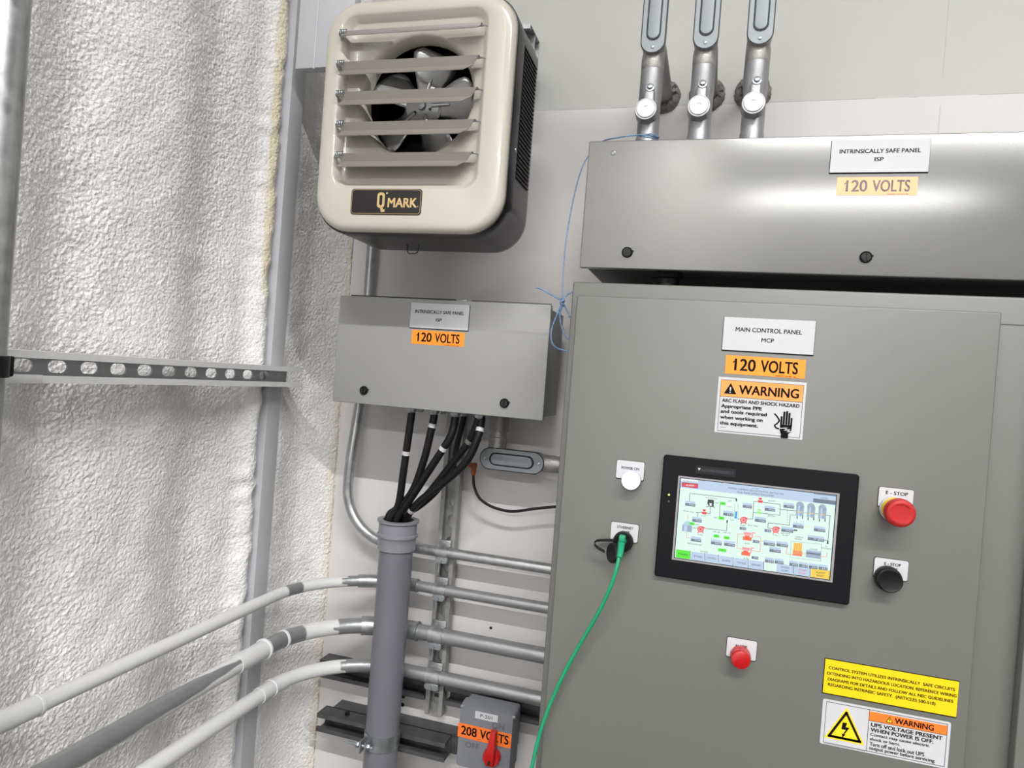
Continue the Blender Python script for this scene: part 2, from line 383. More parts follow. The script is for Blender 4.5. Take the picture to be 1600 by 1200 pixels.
# ------------------------------------------------------------------ strut channel helper (axis 0..L along +x, opening to -y), then transformed
def plate_with_holes(mb, L, w, holes, hl, hw, t, M):
    """web of a channel: rectangle in (x, z) at y 0..t with rounded slots"""
    n = 24
    xs = [0] + [(a + b) / 2 for a, b in zip(holes, holes[1:])] + [L] if holes else [0, L]
    def P(x, y, z): return mb.bm.verts.new(M @ Vector((x, y, z)))
    if not holes:
        bx = bmesh.new(); vs = [bx.verts.new((x, y, z)) for x in (0, L) for y in (0, t) for z in (-w / 2, w / 2)]
        for f in ((0, 1, 3, 2), (4, 6, 7, 5), (0, 4, 5, 1), (2, 3, 7, 6), (0, 2, 6, 4), (1, 5, 7, 3)): bx.faces.new([vs[i] for i in f])
        mb.add(bx, M); return
    for (x0, x1, c) in zip(xs, xs[1:], holes):
        inn, out = [], []
        for q in range(n):
            a = 2 * PI * (q + .5) / n; s = (hl - hw) / 2
            ix = c + math.copysign(s, math.cos(a)) + hw / 2 * math.cos(a); iz = hw / 2 * math.sin(a)
            dx, dz = math.cos(a), math.sin(a)
            k = min((x1 - c if dx > 0 else c - x0) / max(abs(dx), 1e-6), (w / 2) / max(abs(dz), 1e-6))
            inn.append((ix, iz)); out.append([c + dx * k, dz * k])
        for cx in (x0, x1):
            for cz in (-w / 2, w / 2):
                q = min(range(n), key=lambda i: (out[i][0] - cx) ** 2 + (out[i][1] - cz) ** 2); out[q] = [cx, cz]
        A = [P(p[0], 0, p[1]) for p in out]; B = [P(p[0], 0, p[1]) for p in inn]; C2 = [P(p[0], t, p[1]) for p in inn]; D = [P(p[0], t, p[1]) for p in out]
        for i in range(n):
            j = (i + 1) % n
            mb.face([A[i], A[j], B[j], B[i]]); mb.face([B[i], B[j], C2[j], C2[i]]); mb.face([C2[i], C2[j], D[j], D[i]])
def strut(M, L, holes=(), hl=.0286, hw=.0143, depth=.0413, w=.0413, t=.0026, lip=.0095, inl=.0075, web=True, web_mi=0):
    """channel with opening at y = 0 and web at y = depth"""
    mb = MB()
    prof = [(depth, w / 2), (0.0, w / 2), (0.0, w / 2 - lip), (inl, w / 2 - lip)]
    for sgn in (1, -1):
        o = [(y, z * sgn) for y, z in prof]
        i = [(depth, (w / 2 - t) * sgn), (t, (w / 2 - t) * sgn), (t, (w / 2 - lip + t) * sgn), (inl, (w / 2 - lip + t) * sgn)]
        loop = o + i[::-1]
        mb.loft([[M @ Vector((x, y, z)) for y, z in loop] for x in (0, L)], True, True)
    if web:
        mb.mi = web_mi; Mw = M @ Matrix.Translation((0, depth - t, 0))
        plate_with_holes(mb, L, w, list(holes), hl, hw, t, Mw)
    return mb
# slotted strut on the foam wall: x axis along world +y, opening to world +x
e0 = onx(-60, 575, -.842); e1 = onx(472, 592, -.842)
ZS = 1.55 + (onx(300, 565, -.842).z + onx(300, 600, -.842).z) / 2 - 1.55
ZS = (onx(300, 563, -.842).z + onx(300, 603, -.842).z) / 2
Ms = Matrix(((0, -1, 0, -.842), (1, 0, 0, .45), (0, 0, 1, ZS), (0, 0, 0, 1)))
hy = onx(226, 581, -.881).y
holes = [hy + .0513 * k - .45 for k in range(-7, 7)]
holes = [h for h in holes if 0.02 < h < (e1.y - .45) - .045]
st = thing('slotted_strut', 'white slotted strut channel fixed level across the foam wall to the column', 'strut channel', (-.865, .85, ZS - .021))
obj('channel', strut(Ms, e1.y - .45, holes, hl=.030, hw=.0175, web_mi=1), [WHITEP, mat('dull_bare_steel', (.72, .725, .73), .5, .1, var=.1)], st, smooth=30)
sp0 = onx(63, 600, -.842).y
obj('splice_channel', MB().box(-.8405, -.8385, .45, sp0, ZS - .0215, ZS - .010, .0005).box(-.878, -.8405, .45, sp0 - .02, ZS - .019, ZS - .0165), WHITEP, st)

# galvanized conduit at the far left, and its black clamp
vx, vy = -.775, .564
obj('conduit', MB().tube([(vx, vy, 0), (vx, vy, 1.0), (vx, vy, 2.0), (vx, vy, CEIL)], .0225, 24), GALV,
    label='thick galvanized steel conduit standing upright at far left in front of foam wall', cat='conduit')
cb = MB(); zc = ZS + .002
cb.lathe((vx, vy, zc - .012), (0, 0, 1), [(.0226, 0), (.026, 0), (.026, .024), (.0226, .024)], 24)
cb.box(-.841, vx, .570, .602, zc - .012, zc + .012, .002)
obj('conduit_clamp', cb, BLACK, label='black clamp holding the far left conduit to the slotted strut', cat='clamp')

# ------------------------------------------------------------------ conduits on both walls
YP = 1.437
def arc(cx, cy, r, a0, a1, z, n=14): return [(cx + r * math.cos(a0 + (a1 - a0) * k / n), cy + r * math.sin(a0 + (a1 - a0) * k / n), z) for k in range(n + 1)]
def bend_conduit(z, r, bend, label, ystart, segs, ring_at=None, xr=-.2362, couplings=(), bumps=()):
    """conduit that runs along the foam wall, bends and follows the back wall; segs(s_y, ang) gives paint cover"""
    xl = -.83
    pts = [(xl, ystart + (YP - bend - ystart) * k / 140, z) for k in range(140)]
    pts += arc(xl + bend, YP - bend, bend, PI, PI / 2, z, 24)
    x0 = xl + bend
    pts += [(x0 + (xr - x0) * k / 40, YP, z) for k in range(1, 41)]
    mb = MB(); n = 36
    mb.tube(pts, r, n)
    t = thing('painted_conduit', label, 'conduit', (xl, 1.0, z - r), 'conduits bending round the corner')
    o = obj('tube', mb, PAINTED, t, smooth=60)
    vals = []
    dist = 0
    for i, p in enumerate(pts):
        for k in range(n): vals.append(segs(p, 2 * PI * k / n))
    set_attr(o, 'paint', vals)
    return t, pts
def seg_mesh(pts, i0, i1, r, n=20):
    return MB().tube(pts[i0:i1], r, n, rfn=None)
def px_of(p):
    d = RM.transposed() @ (Vector(p) - EYE); return 800 + F * d.x / d.y, 600 - F * d.z / d.y
def idx_px(pts, u): return min(range(len(pts)), key=lambda i: abs(px_of(pts[i])[0] - u) + (1e4 if (Vector(pts[i]) - EYE).y < .2 else 0))
ZB, ZC_, ZD, ZA = 1.55 - .4835, 1.55 - .5854, 1.55 - .679, 1.55 - .3995
jag = lambda p, a: 6 * math.sin(a * 3 + 1) + 4 * math.sin(a * 7)
def paintB(p, a):
    u = px_of(p)[0]
    if u < 442: return 1.0
    if u < 474: return .05
    if u < 540 + jag(p, a) * .3: return 1.0
    return -1.0
def paintC(p, a):
    u = px_of(p)[0]
    if u > 526 + jag(p, a) * .2: return -1.0
    if u > 470: return 1.0
    if u > 415: return .15 if math.sin(a) < .3 or True else 1
    if u > 370: return 1.0
    # bare streak between the sprayed edges
    f = min(1, max(0, (u - 120) / 265)) ** 1.5
    da = abs((a - (.55 + .35 * f) + PI) % (2 * PI) - PI)
    lim = (1.48 * (1 - f) + .10) + .07 * math.sin(u * .05) + .04 * math.sin(u * .17)
    return min(1, max(0, .45 + (da - lim) * 2.2))
def paintD(p, a):
    u = px_of(p)[0]
    if u > 536 + jag(p, a): return -1.0
    return 1.0
cB, pB = bend_conduit(ZB, .0117, .215, 'thin white-painted conduit, uppermost of three curving from foam wall behind grey pipe', .30, paintB)
cC, pC = bend_conduit(ZC_, .0168, .215, 'conduit with bare grey streak, middle of three curving from foam wall', .30, paintC)
cD, pD = bend_conduit(ZD, .0148, .20, 'white-painted conduit, lowest of three curving from foam wall', .30, paintD)
def sleeve(name, pts, u0, u1, r, m, parent, lip=0.0):
    i0, i1 = sorted((idx_px(pts, u0), idx_px(pts, u1)))
    i1 = max(i1, i0 + 1)
    mb = MB(); sub = pts[i0:i1 + 1]
    mb.tube(sub, r, 20)
    return obj(name, mb, m, parent)
sleeve('coupling', pB, -40, 58, .0142, WHITEP, cB)
sleeve('coupling', pB, 560, 654, .0142, GALV, cB)
sleeve('coupling', pC, 368, 412, .0185, WHITEP, cC)
sleeve('coupling', pC, 560, 652, .0205, GALV, cC)
sleeve('coupling', pD, 405, 440, .0166, WHITEP, cD)
# bands of the couplings
for pts, u, r, par, m in ((pC, 412, .0215, cC, WHITEP), (pC, 440, .0195, cC, WHITEP), (pC, 650, .0218, cC, ZINC), (pB, 652, .0152, cB, ZINC), (pD, 424, .0185, cD, WHITEP), (pB, 58, .0148, cB, WHITEP)):
    i = idx_px(pts, u); a, b = Vector(pts[i]), Vector(pts[min(i + 1, len(pts) - 1)]); d = (b - a).normalized()
    obj('coupling_ring', MB().tube([a - d * .003, a - d * .002, a + d * .002, a + d * .003], r, 20, rfn=lambda t: r if .2 < t < .8 else r * .93), m, par)
# upright conduit that comes down from the heater and bends to the right
XA = -.799; bA = .12; rA = .0117
ptsA = [(XA, 1.466, 2.05), (XA, 1.466, 1.72), (XA, 1.466, 1.50), (XA, 1.462, 1.46), (XA, 1.452, 1.40), (XA, 1.441, 1.34), (XA, YP, 1.30), (XA, YP, ZA + bA)]
ptsA += [(XA + bA - bA * math.cos(PI / 2 * k / 14), YP, ZA + bA - bA * math.sin(PI / 2 * k / 14)) for k in range(1, 15)]
ptsA += [(-.60, YP, ZA), (-.4, YP, ZA), (-.2362, YP, ZA)]
obj('conduit', MB().tube(ptsA, rA, 20), GALV, label='bare galvanized conduit dropping behind left grey box and bending right along wall', cat='conduit')

# upright strut on the back wall
vs_top, vs_bot = 1.55 - .09, 1.55 - .772
Mv = Matrix(((0, 0, 1, -.549), (0, 1, 0, 1.449), (1, 0, 0, vs_bot), (0, 0, 0, 1)))
LV = 1.62 - vs_bot
us = thing('upright_strut', 'upright slotted strut on back wall, pipe straps bolted to it', 'strut channel', (-.549, 1.47, vs_bot))
obj('channel', strut(Mv, LV, [.03 + .0508 * k for k in range(int((LV - .03) / .0508))], depth=.0215), GALV_D, us, smooth=30)
for z_ in (vs_bot + .02, vs_top + .10): obj('spacer', MB().box(-.562, -.536, 1.4705, WY, z_ - .012, z_ + .012, .001), GALV_D, us)
# level strut low on the wall, cut either side of the upright one
for x0, x1, lab in ((-.845, -.5725, 'dark level strut low on wall behind grey pipe, left of upright strut'), (-.525, -.245, 'dark level strut low on wall above switch, right of upright strut')):
    Mh = Matrix(((1, 0, 0, x0), (0, 1, 0, 1.449), (0, 0, 1, 1.55 - .722), (0, 0, 0, 1)))
    obj('level_strut', strut(Mh, x1 - x0, []), STEELD, smooth=30, label=lab, cat='strut channel')
# pipe straps on the upright strut
for z, r, lab in ((ZA, rA, 'top strap, holding bare galvanized conduit on upright strut'), (ZB, .0117, 'second strap from top on the upright strut'),
                  (ZC_, .0168, 'wide third strap from top on the upright strut'), (ZD, .0148, 'lowest strap on the upright strut')):
    t = thing('pipe_strap', lab, 'pipe strap', (-.549, YP, z - r), 'straps on the upright strut')
    m = MB(); n = 12; ro = r + .0022; w = .014 if r < .014 else .0165
    loops = []
    for x in (-.549 - w, -.549 + w):
        o = [(x, YP - ro * math.cos(a), z + ro * math.sin(a)) for a in [-2.0 + 4.0 * k / n for k in range(n + 1)]]
        i = [(x, YP - (r + .0002) * math.cos(a), z + (r + .0002) * math.sin(a)) for a in [2.0 - 4.0 * k / n for k in range(n + 1)]]
        loops.append(o + i)
    m.loft(loops, True, True)
    m.box(-.549 - w, -.549 + w, YP + ro * .35, 1.4485, z + ro * .86, z + ro * .86 + .014, .0008)
    obj('band', m, GALV, t)
    m = MB(); m.rprism(-.549 - w * 1.02, -.549 + w * 1.02, z - ro - .009, z - ro + .005, YP - ro * .75, YP - ro * .75 + .003, .006, .0005); obj('ear', m, ZINC, t)
    m = MB(); m.hexnut((-.549 - .002, YP - ro * .75, z - ro - .003), (0, -1, 0), .0048, .004)
    m.tube([(-.549 - .006, YP - .004, z - ro - .003), (-.549 - .006, YP - .004, z - ro - .030)], .0032, 10)
    obj('bolt', m, ZINC, t)

# back-to-back strut bracket low on the wall, PVC pipe with bell top, its clamp
zt = 1.55 - .826
t = thing('double_strut', 'pair of dark galvanized struts stacked out from wall behind the grey plastic pipe', 'strut channel', (-.66, 1.45, zt - .021))
Mf = Matrix(((1, 0, 0, -.818), (0, 1, 0, 1.4075), (0, 0, 1, zt), (0, 0, 0, 1)))
obj('front_channel', strut(Mf, .318, []), STEELD, t, smooth=30)
Mb2 = Matrix(((1, 0, 0, -.800), (0, -1, 0, 1.4898), (0, 0, 1, zt), (0, 0, 0, 1)))
obj('rear_channel', strut(Mb2, .318, [.03 + .0508 * k for k in range(6)]), STEELD, t, smooth=30)
obj('bolt', MB().hexnut((-.752, 1.43, zt + .0207), (0, 0, 1), .006, .006), BLACK, t)

PX, PY, PR = -.6325, 1.369, .0365
t = thing('plastic_conduit', 'grey plastic pipe standing upright with flared ringed top that swallows black cables', 'pipe', (PX, PY, 0))
ptop = 1.55 - .3245
obj('tube', MB().lathe((PX, PY, 0), (0, 0, 1), [(PR, .0), (PR, ptop - .055), (PR - .004, ptop - .055), (PR - .004, .0)], 40, False, False), PVC, t)
obj('bell_end', MB().lathe((PX, PY, ptop), (0, 0, 1), [(PR + .0002, -.064), (PR + .0040, -.064), (PR + .0040, -.046), (PR + .0052, -.038), (PR + .0078, -.035), (PR + .0078, -.031), (PR + .0050, -.029), (PR + .0044, -.007), (PR + .0088, -.004), (PR + .0088, .0), (PR - .003, .0), (PR - .003, -.064)], 40, False, False), PVCL, t)
t = thing('pipe_clamp', 'shiny bolted strap clamp round the bottom of grey plastic pipe', 'pipe clamp', (PX, PY, 1.55 - .838))
czl = at(600, 1168, PY - .036).z
obj('band', MB().lathe((PX, PY, czl), (0, 0, 1), [(PR + .0002, -.016), (PR + .0022, -.016), (PR + .0022, .016), (PR + .0002, .016)], 40, False, False), ZINC, t)
m = MB()
m.box(PX - .024, PX - .021, PY - PR - .022, PY - PR + .012, czl - .013, czl + .013, .0006)
m.box(PX - .012, PX - .009, PY - PR - .022, PY - PR + .004, czl - .013, czl + .013, .0006)
obj('ear', m, ZINC, t)
m = MB(); m.tube([(PX - .055, PY - PR - .012, czl), (PX + .004, PY - PR - .012, czl)], .0032, 10); m.hexnut((PX - .009, PY - PR - .012, czl), (1, 0, 0), .0065, .005); m.hexnut((PX - .036, PY - PR - .012, czl), (1, 0, 0), .0065, .007)
obj('bolt', m, ZINC, t)

# ------------------------------------------------------------------ grey boxes
def plate(name, u, v, y, parent, lines, wz, label=None, r=.0006, w=.140, h=.0515, bold=.0):
    """engraved two-ply plate: lines = (text, dz, width, height)"""
    c = at(u, v, y)
    p = obj(name, MB().rprism(c.x - w / 2 - .0006, c.x + w / 2 + .0006, c.z - h / 2 - .0014, c.z + h / 2, y - .0014, y, r), INK, parent, label)
    obj('white_face', MB().rprism(c.x - w / 2, c.x + w / 2, c.z - h / 2, c.z + h / 2, y - .0024, y - .0014, r), PLATE, p)
    m = MB()
    for s, dx, dz, tw, th in lines: m.text(s, c.x + dx, c.z + dz, tw, th, y - .0026, .018)
    obj('lettering', m, INK, p)
    return p
def volt(u, v, y, parent, label, ink=INK, base=None, w=.1145, h=.0285, txt='120 VOLTS'):
    c = at(u, v, y); base = base or ORANGE
    p = obj('voltage_label', MB().box(c.x - w / 2, c.x + w / 2, y - .0005, y, c.z - h / 2, c.z + h / 2), base, parent, label, smooth=0)
    m = MB()
    if txt == '120 VOLTS':
        m.text('120', c.x - .0285, c.z + .0005, .031, .0185, y - .0007, .022)
        xo = c.x - .0285 - .0155; zo = c.z + .0005 + .00925; m.prism([(xo + .0004, zo - .0052), (xo + .0004, zo - .0030), (xo - .0026, zo - .0052), (xo - .0026, zo - .0074)], y - .0007, y - .0006)
        m.text('VOLTS', c.x + .0205, c.z + .0005, .053, .0185, y - .0007, .022)
    else:
        m.text('208', c.x - .0345, c.z + .001, .034, .0195, y - .0007, .022)
        m.text('VOLTS', c.x + .0225, c.z + .001, .062, .0195, y - .0007, .022)
    m.text('PANDUIT  U.S. PAT. ND.', c.x + .031, c.z - h / 2 + .0017, .030, .0014, y - .0007, .03)
    obj('lettering', m, ink, p)
    return p
def latch(u, v, y, parent, r=.0092):
    c = at(u, v, y)
    o = obj('latch', MB().lathe((c.x, y, c.z), (0, -1, 0), [(r, 0), (r, .003), (r * .88, .0042), (r * .80, .0036), (r * .78, .0030)], 28).box(c.x + r * .8, c.x + r * 1.18, y - .003, y, c.z + r * .15, c.z + r * .4, .0004), BLACK, parent, 'black quarter-turn latch')
    m = MB(); m.loft([[(c.x + s * (.0012 + r * .6 * math.sin(a)), y - .0034, c.z + r * .62 * math.cos(a)) for a in [PI * k / 10 for k in range(11)]] for s in (1,)] + [[(c.x + s * (.0012 + r * .6 * math.sin(a)), y - .0046, c.z + r * .62 * math.cos(a)) for a in [PI * k / 10 for k in range(11)]] for s in (1,)], True, True)
    m.loft([[(c.x - (.0012 + r * .6 * math.sin(a)), yy, c.z + r * .62 * math.cos(a)) for a in [PI * k / 10 for k in range(11)]] for yy in (y - .0034, y - .0046)], True, True)
    obj('latch_slot', m, BLACKI, o)
    return o

# --- small intrinsically safe panel, left
Y1 = 1.285
a, b = at(532.3, 460.5, Y1), at(847.1, 657.6, Y1); x0, x1, z0, z1 = a.x - .001, b.x + .0005, b.z, a.z - .001
t = thing('terminal_box', 'smaller grey steel box with black cables from its bottom, left of the main cabinet', 'electrical box', ((x0 + x1) / 2, 1.37, z0))
m = MB(); m.box(x0 + .006, x1 - .006, Y1 + .020, 1.428, z0 + .006, z1 - .006, .0015)
m.box(x0 + .003, x1 - .003, Y1 + .0135, Y1 + .021, z0 + .003, z1 - .003, .001)
obj('body', m, GREY_L, t)
obj('door', MB().box(x0, x1, Y1, Y1 + .0135, z0, z1, .0018, 3), GREY_L, t)
obj('hinge_rod', MB().tube([(x0 + .018, Y1 + .016, z1 + .0015), (x0 + .255, Y1 + .016, z1 + .0015)], .0022, 8), BLACK, t)
obj('hinge_rod', MB().tube([(x0 + .29, Y1 + .016, z1 + .0015), (x1 - .004, Y1 + .016, z1 + .0015)], .0022, 8), GREY_D, t)
obj('clip', MB().box(x0 + .262, x0 + .280, Y1 + .010, Y1 + .024, z1 - .001, z1 + .0032, .0008), ZINC, t)
plate('nameplate', 687, 494.5, Y1, t, [('INTRINSICALLY SAFE PANEL', 0, .008, .106, .0068), ('ISP', 0, -.0075, .013, .0066)], 0, 'white engraved nameplate', w=.1265, h=.0505)
volt(684, 528.5, Y1, t, 'orange voltage sticker')
latch(569, 610, Y1, t); latch(788.5, 630, Y1, t)
for z in (z0 + .02, z1 - .02):
    obj('mounting_foot', MB().box(x0 + .225, x0 + .245, 1.428, 1.4485, z - .02, z + .02, .001), GALV_D, t)
    obj('mounting_foot', MB().box(x1 - .13, x1 - .09, 1.428, WY, z - .012, z + .012, .001), GALV_D, t)
ISP1 = (x0, x1, z0, z1)

# cable glands under it and the black cables
GL = [(643, 646, 1.325), (678, 650, 1.33), (711, 655, 1.325), (749, 658, 1.325), (655, 648, 1.375), (690, 652, 1.375), (724, 656, 1.375), (762, 658, 1.375)]
gtop = []
for k, (u, v, y) in enumerate(GL):
    p = at(u, v, y); zz = ISP1[2] + .006
    lab = ('front row under left grey box, ' if y < 1.35 else 'rear row under left grey box, ') + ['first', 'second', 'third', 'fourth'][k % 4] + ' gland from left'
    t = thing('cable_gland', 'zinc cable gland, ' + lab, 'cable gland', (p.x, y, zz - .016), 'cable glands under the left grey box')
    obj('locknut', MB().hexnut((p.x, y, zz - .0055), (0, 0, 1), .0135, .0054), ZINC, t)
    obj('dome_nut', MB().lathe((p.x, y, zz - .0055), (0, 0, -1), [(.0115, 0), (.0115, .006), (.0105, .0085), (.0082, .0115)], 8), ZINC, t)
    gtop.append((p.x, y, zz - .010))
mouth = [(-.020, -.010), (-.006, -.018), (-.003, .002), (.012, -.012), (.016, .006), (-.010, .014), (.004, .018)]
mz = ptop
cabs = [(0, [(637, 690, 1.33), (630, 740, 1.335), (622, 790, 1.345)], (-.022, -.004), 'straight black cable from the first gland down into grey pipe'),
        (1, [(672, 680, 1.33), (662, 720, 1.335), (643, 770, 1.345)], (-.010, -.019), 'black cable from the second gland with white tag near its top'),
        (2, [(705, 680, 1.322), (690, 705, 1.322), (664, 745, 1.33), (638, 785, 1.342)], (.006, -.021), 'black cable from the third gland slanting across in front'),
        (3, [(733, 690, 1.335), (706, 725, 1.345), (672, 768, 1.355), (650, 790, 1.36)], (.010, .009), 'inner black cable from the fourth gland with faint tag'),
        (3, [(746, 685, 1.318), (728, 722, 1.318), (690, 757, 1.33), (655, 784, 1.342)], (.021, -.006), 'outer black cable curving from the fourth gland with white tag near its top'),
        (6, [(713, 700, 1.378), (706, 735, 1.375), (680, 770, 1.372), (650, 795, 1.37)], (-.007, .013), 'thin black cable hanging behind others from the rear row')]
CP = []
for gi, mids, (mx, my), lab in cabs:
    g = gtop[gi]
    dx = .004 if lab.startswith('outer') else (-.004 if lab.startswith('inner') else 0)
    pts = [(g[0] + dx, g[1], g[2]), (g[0] + dx, g[1], g[2] - .014)] + [tuple(at(*q)) for q in mids] + [(PX + mx, PY + my, mz + .004), (PX + mx * .9, PY + my * .9, mz - .05), (PX + mx * .9, PY + my * .9, mz - .16)]
    sp = spline(pts, 8); CP.append(sp)
    r = .0062 if gi == 6 else .0080
    t = thing('black_cable', lab, 'cable', (pts[2][0], pts[2][1], mz - .05), 'black cables into the grey pipe')
    obj('jacket', MB().tube(sp, r, 14), BLACKC, t, smooth=60)
    tags = {0: [705], 1: [665], 2: [702], 3: [692, ], 4: [672]}.get(len(CP) - 1, [])
    if len(CP) - 1 == 4: tags = [672, 798]
    for vt in tags:
        i = min(range(2, len(sp) - 2), key=lambda q: abs(px_of(sp[q])[1] - vt))
        a_, b_ = Vector(sp[i]), Vector(sp[i + 1]); d = (b_ - a_).normalized()
        obj('marker_tag', MB().tube([a_ - d * .0042, a_ + d * .0042], r + .0006, 14), PLATE if len(CP) != 4 else GREY, t, 'white wrap-round marker')

# conduit body under the left box
def conduit_body(t, c, L, w, d, horizontal, gasket=True):
    """c = centre of cover face; oval body behind it"""
    def ov(l, ww, y, n=10): return [((c[0] + p[0]) if horizontal else (c[0] + p[1]), y, (c[2] + p[1]) if horizontal else (c[2] + p[0])) for p in rrect(0, 0, l, ww, ww / 2 - 1e-4, n)]
    y = c[1]
    obj('body', MB_loft([ov(L - .006, w - .006, y + d), ov(L - .002, w - .002, y + d * .5), ov(L, w, y + .004), ov(L, w, y + .0022)], True, True), IRONR, t)
    if gasket: obj('gasket', MB_loft([ov(L + .001, w + .001, y + .0022), ov(L + .001, w + .001, y + .0008)], True, True), BLACK, t)
    cv = obj('cover', MB_loft([ov(L - .002, w - .002, y + .0008), ov(L - .003, w - .003, y - .0006), ov(L * .70, w * .60, y - .0006), ov(L * .69, w * .58, y + .0012), ov(L * .67, w * .54, y + .0012), ov(L * .64, w * .46, y - .0022), ov(L * .60, w * .36, y - .0026)], True, True), COVERM, t)
    for s in (-1, 1):
        q = (c[0] + s * (L / 2 - L * .075), y - .0006, c[2]) if horizontal else (c[0], y - .0006, c[2] + s * (L / 2 - L * .075))
        obj('screw', MB().lathe(q, (0, -1, 0), [(.0030, 0), (.0028, .0012), (.0015, .0018)], 12), ZINC, cv)
def MB_loft(loops, c0, c1): m = MB(); m.loft(loops, c0, c1); return m
cc = at(799, 720, 1.395)
t = thing('conduit_fitting', 'oval conduit fitting lying sideways under left grey box, raised zinc cover', 'conduit fitting', (cc.x, 1.42, cc.z - .023))
conduit_body(t, (cc.x, 1.395, cc.z), .141, .0465, .040, True)
nx = at(778, 690, 1.415).x
obj('top_hub', MB().lathe((nx, 1.415, cc.z), (0, 0, 1), [(.0185, .015), (.0195, .024), (.0195, .045), (.0165, .046), (.0165, .058), (.0205, .059), (.0205, 1.55 - .0745 - cc.z)], 24), IRONR, t)
obj('side_hub', MB().lathe((cc.x + .06, 1.415, cc.z), (1, 0, 0), [(.0185, 0), (.0185, .030), (.0175, .035), (.0175, .043), (.015, .0432), (.015, -.2362 - cc.x - .06)], 24), IRONR, t)

# sensor cable with orange plug
t = thing('sensor_cable', 'thin black lead with orange elbow plug, drooping on back wall to main cabinet', 'cable', tuple(at(740, 740, 1.44)))
pp = at(740, 728, 1.435); pe = at(740, 746, 1.435)
obj('plug', MB().lathe((pp.x, 1.437, pp.z + .006), (0, 0, -1), [(.0066, 0), (.0072, .006), (.0060, .018), (.0046, .0265)], 14).lathe((pp.x - .004, 1.437, pp.z + .001), (-1, 0, 0), [(.0056, 0), (.0056, .008)], 14), ORPLUG, t, 'orange moulded plug')
obj('plug_collar', MB().lathe((pp.x - .0115, 1.437, pp.z + .001), (-1, 0, 0), [(.0048, 0), (.0048, .006), (.004, .0065), (.004, .014)], 12), ZINC, t)
sp = spline([(pp.x, 1.437, pp.z - .0195)] + [tuple(at(u, v, 1.437)) for u, v in ((741, 760), (749, 778), (765, 790), (785, 797), (805, 799), (835, 795), (866, 792), (900, 790))])
obj('lead', MB().tube(sp, .0031, 10), BLACKC, t)
# dark bolt stub behind the cables, little holes in the panel
for (u, v, r) in ((767, 981, .0034), (630, 1088, .005), (629, 1101, .005)):
    p = at(u, v, WY); obj('bolt_hole', MB().lathe((p.x, WY - .0004, p.z), (0, 1, 0), [(r, 0), (r * .9, .0002), (r * .9, .01)], 16), BLACKI, bpy.data.objects['wall_back'], 'dark drilled hole')

# --- upper intrinsically safe panel
Y2 = 1.19
x0 = at(912, 330, Y2).x; z1 = 1.55 + .4255; z0 = 1.55 + .2035; x1 = .98
t = thing('terminal_box', 'long grey steel box with black latches on the wall above the main cabinet', 'electrical box', ((x0 + x1) / 2, 1.27, z0))
m = MB(); m.box(x0 + .006, x1 - .006, Y2 + .018, 1.42, z0 + .006, z1 - .006, .0015)
m.box(x0 + .003, x1 - .003, Y2 + .0125, Y2 + .019, z0 + .003, z1 - .003, .001)
obj('body', m, [GREY_D], t)
obj('door', MB().box(x0, x1, Y2, Y2 + .0125, z0, z1, .0020, 3), GREY_G, t)
plate('nameplate', 1373.5, 244, Y2, t, [('INTRINSICALLY SAFE PANEL', 0, .0075, .115, .0066), ('ISP', 0, -.0055, .013, .0064)], 0, 'white engraved nameplate', w=.1395, h=.0515)
INKF = mat('scuffed_ink', (.42, .36, .38), .35, var=.35, scale=220)
ORF = mat('faded_orange_vinyl', (1.0, .72, .52), .3, var=.03, scale=60)
volt(1369.5, 291, Y2, t, 'faded and scuffed orange voltage sticker', INKF, ORF)
latch(980, 394.5, Y2, t); latch(1352.5, 402, Y2, t)
for u0, u1, v in ((935, 964, 218.5), (1200, 1236, 211.5), (1508, 1552, 205)):
    a, b = at(u0, v, Y2 + .014), at(u1, v, Y2 + .014)
    obj('hinge', MB().tube([(a.x, Y2 + .015, z1 + .0008), (b.x, Y2 + .015, z1 + .0008)], .0035, 10), BLACK, t, 'black hinge knuckle')
pz = at(958, 239, Y2); obj('stud_dimple', MB().lathe((pz.x, Y2 + .0003, pz.z), (0, -1, 0), [(.005, 0), (.004, .0008), (.0025, .001), (.0022, .0005)], 16), GREY_G, t)
for q_ in (x0 + .05, x1 - .3): obj('mounting_bracket', MB().box(q_, q_ + .04, 1.42, WY, z0 + .03, z0 + .07, .001), GALV_D, t)
ISP2 = (x0, x1, z0, z1)
hb = at(1042, 436, 1.255)
obj('hub', MB().lathe((hb.x, 1.26, ISP2[2] + .006), (0, 0, -1), [(.028, 0), (.028, .010), (.022, .012), (.022, .0395)], 28), BLACK, t)

# seal fittings and conduit bodies rising from its top
YC = 1.262
cx0 = at(1012, 160, YC - .02).x
cx0 = -.1495
t = thing('seal_fitting', 'grey iron seal fitting with round plug, leftmost of three on long grey box', 'conduit seal', (cx0, YC, ISP2[3] - .006), 'seal fittings on the long grey box')
zt0 = ISP2[3] - .006; zjoin = at(1020, 105, YC - .018).z
obj('barrel', MB().lathe((cx0, YC, zt0), (0, 0, 1), [(.0205, 0), (.0205, .032), (.0195, .036), (.0195, .100), (.0205, .104), (.0205, zjoin - zt0)], 28), IRON, t)
pb = at(1012, 170, YC - .036)
BRIGHT = mat('bright_cast_metal', (.85, .85, .84), .35, .6, var=.04)
m = MB(); bx, bz = cx0 - .002, pb.z
m.lathe((bx, YC - .010, bz), (0, -1, 0), [(.0205, 0), (.0200, .022), (.0188, .027), (.0178, .027)], 28)
m.box(cx0 - .010, cx0 + .010, YC - .025, YC - .012, bz, bz + .040, .005, 3)
obj('filling_boss', m, IRON, t)
